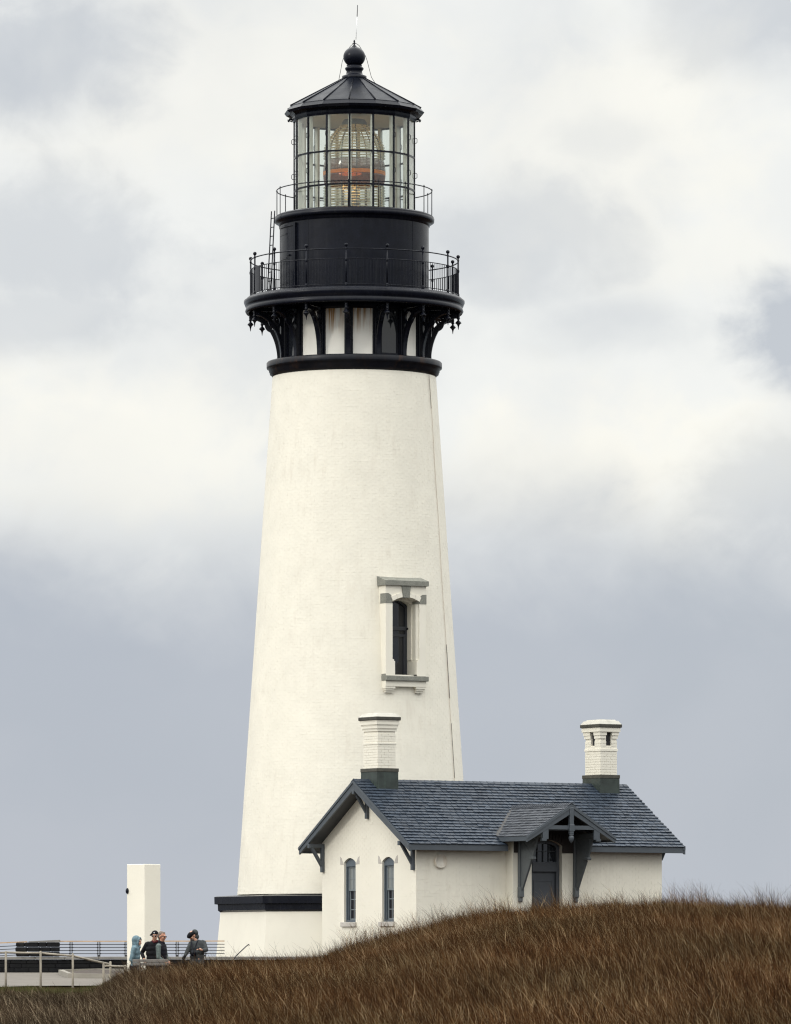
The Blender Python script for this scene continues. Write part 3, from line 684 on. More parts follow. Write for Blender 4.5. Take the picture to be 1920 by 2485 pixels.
# cable down the shaft
az = 65.2
pts = [((r_at(z)+.018)*math.sin(R(az+.25*math.sin(z*1.9))), -(r_at(z)+.018)*math.cos(R(az+.25*math.sin(z*1.9))), z) for z in np.linspace(zN-.02, zB+.1, 50)]
mb = MB(); mb.tube(pts, .007, 5); mb.build('conduit', mat('painted_conduit', (.55, .46, .37), .6), LH)
mb = MB(); mb.tube([((r_at(z)+.03)*math.sin(R(az)), -(r_at(z)+.03)*math.cos(R(az)), z) for z in np.linspace(zt(1700), zt(1570), 12)], .008, 5); mb.tube([((r_at(z)+.03)*math.sin(R(az)), -(r_at(z)+.03)*math.cos(R(az)), z) for z in np.linspace(zt(1892), zt(1760), 8)], .006, 5); mb.tube([((r_at(z)+.03)*math.sin(R(az-1)), -(r_at(z)+.03)*math.cos(R(az-1)), z) for z in np.linspace(zt(1000), zN, 6)], .005, 5)
mb.build('bare_conduit', M['cable'], LH)

# ---- tower window
WD = bpy.data.objects.new('tower_window', None); COL.objects.link(WD); WD.parent = LH; WD.location = (0, 0, WZ0-.6)
X = Matrix.Rotation(R(WAZ), 4, 'Z')
def wb(name, m, fn):
    q = MB(); q.xf = X; fn(q); return q.build(name, m, WD)
def wzz(c): return .82+(2335-(1360+c/5.623))*.012415
HWW = .692; N0 = -WN; NB = -2.72         # front face y, back y
za, zs1, zsp, zcr = wzz(1575), wzz(1352), wzz(590), wzz(500)
ztop = wzz(345)
# piers
def pier(s_):
    def f(q):
        poly = [(s_*HWW, N0), (s_*.46, N0), (s_*.46, N0+.07), (s_*.40, N0+.13), (s_*.40, N0+.36), (s_*.37, N0+.36), (s_*.37, NB+.25), (s_*HWW, NB+.25)]
        q.prism(poly, zs1, zsp-.0, 'z')
        low = [(s_*HWW, N0), (s_*.372, N0), (s_*.372, N0+.36), (s_*.37, N0+.36), (s_*.37, NB+.25), (s_*HWW, NB+.25)]
        q.prism([(s_*HWW, N0), (s_*.375, N0), (s_*.375, NB+.25), (s_*HWW, NB+.25)], za, zs1-.055, 'z')
        q.prism([(s_*HWW, N0), (s_*.41, N0), (s_*.39, NB+.25), (s_*HWW, NB+.25)], zs1-.055, zs1, 'z')
    return f
wb('window_pier', M['stucco'], pier(-1)); wb('window_pier', M['stucco'], pier(1))
# springer stones (granite), sitting 6 mm proud
def springer(s_):
    def f(q):
        poly = [(s_*(HWW+.008), N0-.008), (s_*.475, N0-.008), (s_*.40, N0+.13), (s_*.40, N0+.34), (s_*(HWW+.008), N0+.34)]
        q.prism(poly, zsp, zsp+.075, 'z')
        q.prism([(s_*(HWW+.008), zsp+.075), (s_*.475, zsp+.075), (s_*.505, zsp+.24), (s_*.60, zsp+.30) if s_ < 0 else (s_*.56, zsp+.28), (s_*(HWW+.008), zsp+.30 if s_ < 0 else zsp+.29)], N0-.008, N0+.34, 'y')
    return f
wb('springer_stone', M['granite'], springer(-1)); wb('springer_stone', M['granite'], springer(1))
# arch band + spandrel
def arch_pts(hw_, z0_, rise, n=14): return [(-hw_+2*hw_*i/n, z0_+rise*(1-((2*i/n-1)**2))) for i in range(n+1)]
def arch(q):
    lo = arch_pts(.47, zsp+.06, zcr-zsp-.06); up = [(-.47-.0+ .94*i/14, ztop) for i in range(15)]
    q.quadstrip(up, lo, N0+.01, N0+.36, 'y')
    q.box((-HWW, N0+.01, zsp+.03), (-.468, NB+.25, ztop)); q.box((.468, N0+.01, zsp+.03), (HWW, NB+.25, ztop))
    lo2 = arch_pts(.40, zsp-.02, zcr-zsp-.05); up2 = [(-.40+.80*i/14, ztop-.01) for i in range(15)]
    q.quadstrip(up2, lo2, N0+.36, NB+.25, 'y')
wb('arch_wall', M['stucco'], arch)
def voussoir(a, b):
    def f(q):
        lo = [(x, zsp+.06+(zcr-zsp-.06)*(1-(x/.47)**2)) for x in np.linspace(a, b, 6)]
        up = [(x*1.13, z+.135-.015*abs(x)) for x, z in lo]
        q.quadstrip(up, lo, N0-.022, N0+.36, 'y')
    return f
for a, b in ((-.455, -.30), (-.293, -.125), (.125, .293), (.30, .455)): wb('arch_stone', M['stucco'], voussoir(a, b))
wb('keystone', M['granite'], lambda q: q.prism([(-.10, zcr-.02), (.10, zcr-.02), (.155, ztop), (-.155, ztop)], N0-.03, N0+.3, 'y'))
def lint(q):
    z0_, z1_ = ztop, ztop+.145
    q.prism([(N0-.07, z0_), (N0-.07, z1_), (N0+.55, z1_+.17), (N0+.55, z0_)], -HWW-.055, HWW+.06, 'x')
wb('lintel', M['granite'], lint)
wb('sill', M['granite'], lambda q: (q.bbox((-HWW-.02, N0-.075, za-.155), (HWW+.06, NB, za-.01), .012), q.box((-HWW-.01, N0+.005, za-.012), (-.375, NB, za+.05)), q.box((.375, N0+.005, za-.012), (HWW+.005, NB, za+.05))))
def apron(q):
    q.box((-HWW, N0, wzz(1722)), (HWW, NB, za-.155)); 
    for s_ in (-1, 1):
        a, b = s_*(HWW-.0), s_*(HWW-.34)
        q.box((a, N0+.015, wzz(1722)-.065), (b, NB, wzz(1722)-.0)); q.box((a-s_*.02, N0+.05, wzz(1722)-.125), (b+s_*.03, NB, wzz(1722)-.065)); q.box((a-s_*.05, N0+.09, wzz(1722)-.185), (b+s_*.03, NB, wzz(1722)-.125))
wb('apron', M['stucco'], apron)
# sash
def sash(q):
    y0_, y1_ = NB+.02, NB+.10
    top = arch_pts(.37, zsp-.03, zcr-zsp-.03)
    out_ = [(-.37, za)]+top+[(.37, za), (-.37, za)]
    inn = [(-.31, za+.07)]+[(x*.84, z-.06) for x, z in top]+[(.31, za+.07), (-.31, za+.07)]
    q.quadstrip(out_, inn, y0_, y1_, 'y')
    zm = wzz(915); q.box((-.31, y0_-.03, zm-.05), (.31, y1_, zm+.06)); q.box((-.31, y0_, zm-.24), (.31, y1_, zm-.17))
    for x0_ in (-.31, .26): q.box((x0_, y0_+.02, za+.07), (x0_+.05, y1_, zm-.24))
wb('sash_frame', M['trimdark'], sash)
wb('pane', M['darkglass'], lambda q: q.box((-.32, NB+.07, za+.05), (.32, NB+.078, zcr-.03)))
wb('sash_lock', M['blackrust'], lambda q: q.ball((.35, NB-.03, wzz(915)), .035, 8, 6))
wb('recess_back', M['interior'], lambda q: q.box((-.6, NB+.3, za-.1), (.6, NB+.34, zcr+.3)))

# ================================================================== LENS inside the lantern
LE = thing('fresnel_lens', 'beehive glass lens of stacked prism rings with amber belt inside the lantern room', 'lens', (0, 0, ZL0-.1))
def rl(z):
    zk = zt(372); 
    if z < zk: return rt(72)
    t = (z-zk)/(zt(302)-zk); return rt(72)*(1-.62*t**1.9)
zl = ZL0+.02; rings = []
belt0, belt1 = zt(449), zt(391)
z_ = zl
while z_ < zt(302):
    if not (belt0-.03 < z_ < belt1+.0): rings.append(z_)
    z_ += .082
for z_ in rings:
    r_ = rl(z_); q = MB(); q.lathe([(r_-.07, z_+.005), (r_+.045, z_+.010), (r_-.030, z_+.045)], 64, closed=True, smooth=False); q.build('prism_ring', M['lens'], LE)
def barrel(z0_, z1_, m, name='belt_lens'):
    q = MB(); prof = []
    zm, hh = (belt0+belt1)/2, (belt1-belt0)/2
    for i in range(7):
        z = z0_+(z1_-z0_)*i/6; prof.append((rt(72)+.05*(1-((z-zm)/hh)**2), z))
    q.lathe(prof+[(rt(72)-.10, z1_), (rt(72)-.10, z0_)], 64, closed=True); return q.build(name, m, LE)
h_ = belt1-belt0
barrel(belt0, belt0+h_*.37, M['brown']); barrel(belt0+h_*.375, belt0+h_*.53, M['amber']); barrel(belt0+h_*.535, belt1, M['belt'])
q = MB(); pts = [(0, -(rl(z)-.02), z) for z in np.linspace(zl, zt(300), 20)]; q.tube(pts, .015, 6); ring_copies(q.build('lens_rib', M['brass'], LE), [5+30*k for k in range(12)])
q = MB(); q.lathe([(rt(30), zt(306)), (rt(31), zt(298)), (rt(26), zt(291)), (0, zt(289))], 24); q.lathe([(rt(28), zt(306)), (0, zt(304))], 24); q.build('lens_cap', M['lampbox'], LE)
q = MB(); q.bbox((-.12, -.16, zt(497)), (.17, .14, zt(466)), .02); q.tube([(.02, 0, zt(466)), (.02, 0, zt(455))], .05, 10); q.tube([(.02, 0, zt(526)), (.02, 0, zt(497))], .06, 10); q.build('lamp_changer', M['lampbox'], LE)
q = MB(); q.ball((-.12, -.1, belt0+h_*.45), (.36, .36, .045), 24, 12); q.build('lamp', M['lit'], LE)  # flattened emitter added behind the amber band to make it glow
for a in (40, 140, 220, 320):
    q = MB(); q.tube([(.55*math.sin(R(a)), -.55*math.cos(R(a)), ZL0), (.55*math.sin(R(a)), -.55*math.cos(R(a)), belt0)], .035, 6); q.build('lens_leg', M['brass'], LE)

# ladder from the gallery to the upper deck
LA = thing('ladder', 'narrow black steel ladder leaning against the left side of the black drum', 'ladder', (wx(652, -.6), -.6, ZD))
b0, b1 = Vector(((656-860)*.01262, -.9, ZD)), Vector(((664-860)*.01262, -.75, zt(520)))
sv = Vector((.6, -.8, 0)).normalized()*.085
for s_ in (-1, 1):
    q = MB(); q.tube([b0+sv*s_+Vector((-.02, 0, 0)), b1+sv*s_], .019, 6); q.build('ladder_rail', M['black'], LA)
base_ = MB(); base_.tube([b0-sv, b0+sv], .014, 6)
st = base_.build('rung', M['black'], LA)
for i in range(9):
    c = st if i == 0 else st.copy()
    if i: COL.objects.link(c); c.parent = LA
    c.location = (b1-b0)*((i+.5)/9.3)
# ================================================================== HOUSE
TH = 32.0; cT, sT = math.cos(R(TH)), math.sin(R(TH))
C0 = (wx(1010, -9.3), -9.3); WD_, LEN = 5.25, 8.66
HX = Matrix(((cT, -sT, 0, C0[0]), (sT, cT, 0, C0[1]), (0, 0, 1, 0), (0, 0, 0, 1)))
def hY(u, v): return C0[1]+u*sT+v*cT
def hz(py, u, v): return wz(py, hY(u, v))
def hu(px, v):
    k = px-960; return (FPX*(C0[0]-CX-v*sT)-k*(DIST+C0[1]+v*cT))/(k*sT-FPX*cT)
def hv(px, u):
    k = px-960; return (FPX*(C0[0]-CX+u*cT)-k*(DIST+C0[1]+u*sT))/(k*cT+FPX*sT)
HO = thing('brick_house', 'low white brick house with slate gable roof and grey trim beside the tower', 'house', (C0[0], C0[1], .4))
def hb(name, m, fn, parent=None, tone=None):
    q = MB(); q.xf = HX; fn(q); return q.build(name, m, parent or HO, tone)
GO, EO = .50, .43                                  # gable and eave overhangs
VR = WD_/2
ZE = hz(2046, -GO, -EO); ZR = hz(1892.5, -GO, VR)
SL = (ZR-ZE)/(VR+EO)                               # roof slope
def zroof(v): return ZE+(min(v, WD_-v)+EO)*SL
zw0 = .35
# windows of the gable
wins = []
for a, b in ((835.2, 863.4), (927.6, 956.2)):
    v1, v0 = hv(a, 0), hv(b, 0); wins.append((v0, v1))
wins.sort()
zsill, zcrn = hz(2237.5, 0, VR), hz(2081, 0, VR); zspr = zcrn-.13
GT = .34
def gable(q, u0=0.0, u1=GT):
    def piece(va, vb, z0f, z1f):
        vs_ = sorted({va, vb, VR}) if va < VR < vb else [va, vb]
        poly = [(va, z0f), (vb, z0f)]+[(v, zroof(v)-.16 if z1f is None else z1f) for v in reversed(vs_)]
        q.prism(poly, u0, u1, 'x')
    edges = [0.0]+[e for w in wins for e in w]+[WD_]
    for i in range(0, len(edges), 2): piece(edges[i], edges[i+1], zw0, None)
    for a, b in wins:
        piece(a, b, zw0, zsill)
        n = 12; lo = [(a+(b-a)*i/n, zspr+(zcrn-zspr)*(1-(2*i/n-1)**2)) for i in range(n+1)]
        up = [(v, zroof(v)-.16) for v, z in lo]
        q.quadstrip(up, lo, u0, u1, 'x')
gw = hb('gable_wall', M['stucco'], gable)
# long wall (door bay handled separately) and the rest of the shell
UB = hu(1327.5, -.38); BH = 1.2                    # bay centre and half width
ztopw = ZE+EO*SL-.16
DH = .535
def longwall(q):
    q.box((GT, 0, zw0), (UB-DH, .34, ztopw)); q.box((UB+DH, 0, zw0), (LEN, .34, ztopw)); q.box((UB-DH, 0, ztopw-.5), (UB+DH, .34, ztopw))
lw = hb('long_wall', M['brick'], longwall)
hb('back_wall', M['brick'], lambda q: q.box((GT, WD_-.3, zw0), (LEN-.3, WD_, ztopw)))
hb('far_gable_wall', M['brick'], lambda q: q.prism([(0.34, zw0), (WD_, zw0), (WD_, ztopw), (VR, zroof(VR)-.16), (.34, zroof(.34)-.16)], LEN-.3, LEN, 'x'))
def brickplane(name, xf, a0, a1, z0, z1, skip, parent, ch=.082, bl=.23, relief=.004, seed=3, m='brick'):
    g = np.random.default_rng(seed); Vs = []
    c = 0; z = z0
    while z < z1-.03:
        a = a0-(.5*bl if c % 2 else 0)
        while a < a1:
            x0, x1 = max(a, a0)+.004, min(a+bl, a1)-.004; a += bl
            zt_ = min(z+ch, z1)-.004
            if x1-x0 < .03 or skip((x0+x1)/2, (z+zt_)/2, x0, x1, z, zt_): continue
            r = .002+abs(g.normal(0, relief)); t = g.normal(0, relief*.4)
            o = []
            for (x, zz, k) in ((x0, z+.003, -1), (x1, z+.003, 1), (x1, zt_, 1), (x0, zt_, -1)):
                o.append((x, -(r+k*t if r+k*t > .001 else .001), zz)); o.append((x, .004, zz))
            Vs.append(o)
        z += ch; c += 1
    V = np.array(Vs).reshape(-1, 3); mtx = np.array(xf); V = V@mtx[:3, :3].T+mtx[:3, 3]
    mm = len(Vs); b = (np.arange(mm)*8)[:, None]
    F = np.concatenate([b+np.array([[0, 2, 4, 6]]), b+np.array([[0, 1, 3, 2]]), b+np.array([[4, 5, 7, 6]]), b+np.array([[0, 6, 7, 1]]), b+np.array([[2, 3, 5, 4]])])
    return kind(npmesh(name, V, F, M[m], parent), 'stuff')
brickplane('wall_bricks', HX, 0.0, LEN, zw0, ztopw, lambda a, z, x0, x1, z0, z1: x1 > UB-BH+.01 and x0 < UB+BH-.01, lw, relief=.0028)
GX = HX @ Matrix(((0, 1, 0, 0), (-1, 0, 0, 0), (0, 0, 1, 0), (0, 0, 0, 1)))      # plane coords (a, -out, z) -> (u=-out.., v=-a)
def gskip(a, z, x0, x1, z0, z1):
    v = -a
    if z1 > zroof(v)-.2 or z1 > min(zroof(-x0), zroof(-x1))-.16: return True
    for p, r in wins:
        if p-.13 < -x0 and -x1 < r+.13 and zsill-.2 < z1 and z0 < zcrn+.12: return True
    return False
brickplane('wall_bricks', GX, -WD_, 0.0, zw0, ZR, gskip, gw, relief=.0012, m='stucco')
# corner/rounded foot band
hb('plinth', M['stucco'], lambda q: q.box((-.05, -.05, .2), (LEN+.04, WD_, hz(2318, 0, VR))))
# gable windows
for i, (a, b) in enumerate(wins):
    WN_ = bpy.data.objects.new('window', None); COL.objects.link(WN_); WN_.parent = HO; WN_.location = Vector(HX @ Vector((0, (a+b)/2, zsill)))-HO.location
    n = 12
    def arch_(off, drop=0): return [(a+off+(b-a-2*off)*k/n, zspr-drop+(zcrn-zspr-off*.6)*(1-(2*k/n-1)**2)) for k in range(n+1)]
    def fr(q):
        for (o1, o2, u0, u1) in ((.0, .05, .07, .16), (.05, .085, .105, .20)):
            out_ = [(a+o1, zsill)]+arch_(o1)+[(b-o1, zsill), (a+o1, zsill)]
            inn = [(a+o2, zsill+.06)]+[(min(max(x, a+o2), b-o2), zspr-.12) for x, z in arch_(o2)]+[(b-o2, zsill+.06), (a+o2, zsill+.06)]
            q.quadstrip(out_, inn, u0, u1, 'x')
    hb('frame', M['winblue'], fr, WN_)
    zmid = zsill+(zspr-.12-zsill)*.56
    def sashes(q):
        A, B = a+.085, b-.085
        for (z0_, z1_, u_) in ((zmid, zspr-.12, .12), (zsill+.06, zmid+.05, .155)):
            q.quadstrip([(A, z0_), (A, z1_), (B, z1_), (B, z0_), (A, z0_)], [(A+.045, z0_+.05), (A+.045, z1_-.045), (B-.045, z1_-.045), (B-.045, z0_+.05), (A+.045, z0_+.05)], u_, u_+.035, 'x')
            m_ = (A+B)/2; q.box((u_+.005, m_-.012, z0_+.05), (u_+.028, m_+.012, z1_-.045))
            for t in ((.5,) if u_ < .14 else (.34, .67)):
                zz = z0_+(z1_-z0_)*t; q.box((u_+.007, A+.045, zz-.012), (u_+.026, B-.045, zz+.012))
    hb('sash', mat('sash_paint', (.16, .18, .19), .5), sashes, WN_)
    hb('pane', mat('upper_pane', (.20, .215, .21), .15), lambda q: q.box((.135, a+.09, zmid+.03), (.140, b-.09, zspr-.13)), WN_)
    hb('pane', M['darkglass'], lambda q: q.box((.170, a+.09, zsill+.07), (.175, b-.09, zmid+.03)), WN_)
    hb('room_dark', M['interior'], lambda q: q.box((.30, a-.05, zsill-.05), (.33, b+.05, zcrn+.05)), WN_)
    hb('sill', M['granite_pale'], lambda q: q.bbox((-.07, a-.05, zsill-.135), (.30, b+.11, zsill), .008), WN_)
    sp0 = zspr-.06
    hb('springer_stone', M['granite_pale'], lambda q: q.prism([(b+.004, sp0), (b+.21, sp0), (b+.215, sp0+.235), (b+.14, sp0+.20), (b+.03, sp0+.03)], -.008, .05, 'x'), WN_)
    hb('springer_stone', M['granite_pale'], lambda q: q.prism([(a-.004, sp0), (a-.21, sp0), (a-.215, sp0+.235), (a-.14, sp0+.20), (a-.03, sp0+.03)], -.008, .05, 'x'), WN_)
# round plate on the long wall
du = hu(1067.8, 0); dz = hz(2089.8, du, 0)
q = MB(); q.xf = HX @ Matrix.Translation((du, 0, dz)) @ Matrix.Rotation(R(90), 4, 'X')
q.lathe([(0, .07), (.165, .07), (.17, .085), (.20, .085), (.212, .07), (.212, -.01)], 40); q.build('round_cover', M['disc'], HO)
# ---- roof
RO = bpy.data.objects.new('roof', None); COL.objects.link(RO); RO.parent = HO; RO.location = (0, 0, ZE-.4)
def rb(name, m, fn, tone=None): return hb(name, m, fn, RO, tone)
U0, U1 = -GO, LEN+GO
T = .13
def rboard(q):
    for s_ in (0, 1):
        f = (lambda v: v) if s_ == 0 else (lambda v: WD_-v)
        for ua_, ub_, cut in (((U0+.02, UB-BH-.22, 0), (UB-BH-.22, UB+BH+.22, .50), (UB+BH+.22, U1-.02, 0)) if s_ == 0 else ((U0+.02, U1-.02, 0),)):
            q.prism([(f(-EO+cut), ZE-.02+cut*SL), (f(VR), ZR-.02), (f(VR), ZR-.02-T*1.1), (f(-EO+.04+cut), ZE-T-.01+cut*SL)], ua_, ub_, 'x')
rb('roof_boards', M['trimdark'], rboard)
rb('fascia', M['trim'], lambda q: q.bbox((U0+.0, -EO-.03, ZE-.20), (UB-BH-.20, -EO+.01, ZE-.012), .006)); rb('fascia', M['trim'], lambda q: q.bbox((UB+BH+.20, -EO-.03, ZE-.20), (U1-.0, -EO+.01, ZE-.012), .006))
rb('fascia', M['trim'], lambda q: q.bbox((U0+.0, WD_+EO-.01, ZE-.20), (U1-.0, WD_+EO+.03, ZE-.012), .006))
rb('soffit', M['trimdark'], lambda q: (q.box((0, -EO+.01, ZE-.19), (UB-BH-.2, -.0, ZE-.17)), q.box((UB+BH+.2, -EO+.01, ZE-.19), (LEN, -.0, ZE-.17))))
def barge(uA, uB):
    def f(q):
        for s_ in (0, 1):
            g_ = (lambda v: v) if s_ == 0 else (lambda v: WD_-v)
            q.prism([(g_(-EO-.035), ZE-.035), (g_(VR), ZR-.02), (g_(VR), ZR-.02-.27), (g_(-EO-.035), ZE-.235)], uA, uB, 'x')
            q.prism([(g_(-EO-.045), ZE-.03), (g_(VR), ZR-.012), (g_(VR), ZR-.012-.085), (g_(-EO-.045), ZE-.11)], uA-.025, uB, 'x')
    return f
rb('bargeboard', M['trim'], barge(U0-.03, U0+.03)); rb('bargeboard', M['trim'], barge(U1-.03, U1+.03))
# rafter-end trim seen under the near gable
def gbr(v, zt_):
    def f(q):
        q.bbox((-.005-.10, v-.055, zt_-.80), (-.005, v+.055, zt_+.04), .01)
        q.bbox((-GO+.02, v-.05, zt_-.07), (-.0, v+.05, zt_+.04), .01)
        q.beam((-.07, v, zt_-.62), (-GO+.07, v, zt_-.06), .085, .085, (0, 1, 0))
        q.bbox((-GO-.05, v-.055, zt_-.085), (-GO+.04, v+.055, zt_+.045), .012)
    return f
for v_, zz_b in ((.10, zroof(.10)-.30), (VR, ZR-.34), (WD_-.10, zroof(.10)-.30)): hb('gable_bracket', M['trim'], gbr(v_, zz_b), HO)
for v_ in (.10, VR): 
    def f(q, v=v_):
        zt_ = zroof(v)-.30
        q.beam((LEN+.03, v, zt_-.42), (LEN+.22, v, zt_-.02), .085, .085, (0, 1, 0))
    hb('gable_bracket', M['trim'], f, HO)
# slates
sl_len = math.hypot(VR+EO, ZR-ZE); sang = math.atan2(ZR-ZE, VR+EO)
def slatepiece(w, ln, th=.014, cut=.0):
    # local: x along u, y up the slope, z normal
    return ([(0, 0, .0), (w, 0, .0), (w, ln, -.002), (0, ln, -.002), (0, 0, th), (w, 0, th), (w, ln, .002), (0, ln, .002)],
            [(0, 3, 2, 1), (4, 5, 6, 7), (0, 1, 5, 4), (1, 2, 6, 5), (2, 3, 7, 6), (3, 0, 4, 7)])
def roofmat(front=True, origin=None):
    if front: return HX @ Matrix.Translation((0, -EO-.05, ZE+.0-.05*SL)) @ Matrix.Rotation(sang, 4, 'X')
    return HX @ Matrix.Translation((0, WD_+EO+.05, ZE-.05*SL)) @ Matrix.Rotation(R(180), 4, 'Z') @ Matrix.Rotation(sang, 4, 'X')
EXPO = .168; nrow = int((sl_len+.06)/EXPO)
rs = random.Random(5); singles = []; rest = MB(); rest_t = []
variants = []
for k in range(14):
    q = MB(); w = rs.choice((.17, .19, .205, .22, .24)); q.add(*slatepiece(w-.017, .20, .024+.007*(k % 3)))
    me = bpy.data.meshes.new('roof_slate'); me.from_pydata(q.v, [], q.f); a = me.attributes.new('tone', 'FLOAT', 'FACE'); a.data.foreach_set('value', [min(1, max(0, rs.gauss(.42, .24)))]*6); me.materials.append(M['slate']); me.update(); variants.append((w, me))
slots = []
for r_ in range(nrow+1):
    x = U0-.035-(rs.random()*.1); 
    while x < U1+.03:
        w, me = rs.choice(variants); slots.append((x, r_, w, me)); x += w
FM = roofmat(True)
slots = [s for s in slots if not (s[1] < 3 and s[0]+s[2] > UB-BH-.16 and s[0] < UB+BH+.16)]
ordr = sorted(range(len(slots)), key=lambda i: slots[i][0]*1.0+slots[i][1]*.02)
def hidden_by_porch(x, r): return abs(x-UB+.1) < 1.75-(r*EXPO*.5) and r < 12
chosen = [i for i in ordr if slots[i][0] > U0-.03 and slots[i][0]+slots[i][2] < U1+.035 and not hidden_by_porch(slots[i][0], slots[i][1]) and (slots[i][1]+1)*EXPO < sl_len+.05][:300]
cs = set(chosen); rloc = root_loc(RO)
for i, (x, r_, w, me) in enumerate(slots):
    y = r_*EXPO; 
    mtx = FM @ Matrix.Translation((x, y+rs.uniform(-.004, .004), .004+rs.uniform(0, .004))) @ Matrix.Rotation(R(-1.5+rs.uniform(-.3, .3)), 4, 'X')
    if i in cs:
        o = bpy.data.objects.new('roof_slate', me); COL.objects.link(o); o.parent = RO
        m2 = mtx.copy(); m2.translation = m2.translation-rloc; o.matrix_basis = m2
    else:
        x0, x1 = max(x, U0-.035), min(x+w, U1+.035)
        if x1-x0 < .03: continue
        ln = min(.20, sl_len+.055-y)
        if ln < .03: continue
        rest.xf = FM @ Matrix.Translation((x0, y+rs.uniform(-.004, .004), .004+rs.uniform(0, .004))) @ Matrix.Rotation(R(-1.5), 4, 'X')
        rest.add(*slatepiece(x1-x0-.017, ln, .024+.014*rs.random())); rest_t += [min(1, max(0, rs.gauss(.42, .24)))]*6
BMx = roofmat(False)
for r_ in range(nrow+1):
    x = -U1-.02-0*r_
    while x < -U0:
        w = min(rs.choice((.19, .21, .23)), -U0+.03-x+.006); ln = min(.2, sl_len+.055-r_*EXPO)
        if w < .03: break
        if ln > .03:
            rest.xf = BMx @ Matrix.Translation((x, r_*EXPO, .004)) @ Matrix.Rotation(R(-1.5), 4, 'X'); rest.add(*slatepiece(w-.006, ln)); rest_t += [rs.random()*.6]*6
        x += w
kind(rest.build('roof_slates', M['slate'], RO, rest_t), 'stuff')
# ridge caps
x = U0-.03; q0 = None
while x < U1:
    q = MB(); q.xf = HX; w = min(.26, U1+.03-x)
    for s_ in (-1, 1):
        q.add([(x, VR, ZR+.035), (x+w-.01, VR, ZR+.027), (x+w-.01, VR+s_*.14, ZR+.027-.14*SL), (x, VR+s_*.14, ZR+.035-.14*SL), (x, VR, ZR+.012), (x+w-.01, VR, ZR+.004), (x+w-.01, VR+s_*.14, ZR+.004-.14*SL), (x, VR+s_*.14, ZR+.012-.14*SL)],
              [(0, 1, 2, 3), (4, 7, 6, 5), (0, 4, 5, 1), (1, 5, 6, 2), (2, 6, 7, 3), (3, 7, 4, 0)])
    q.build('ridge_slate', M['slate'], RO, rs.random()*.6); x += w-.015

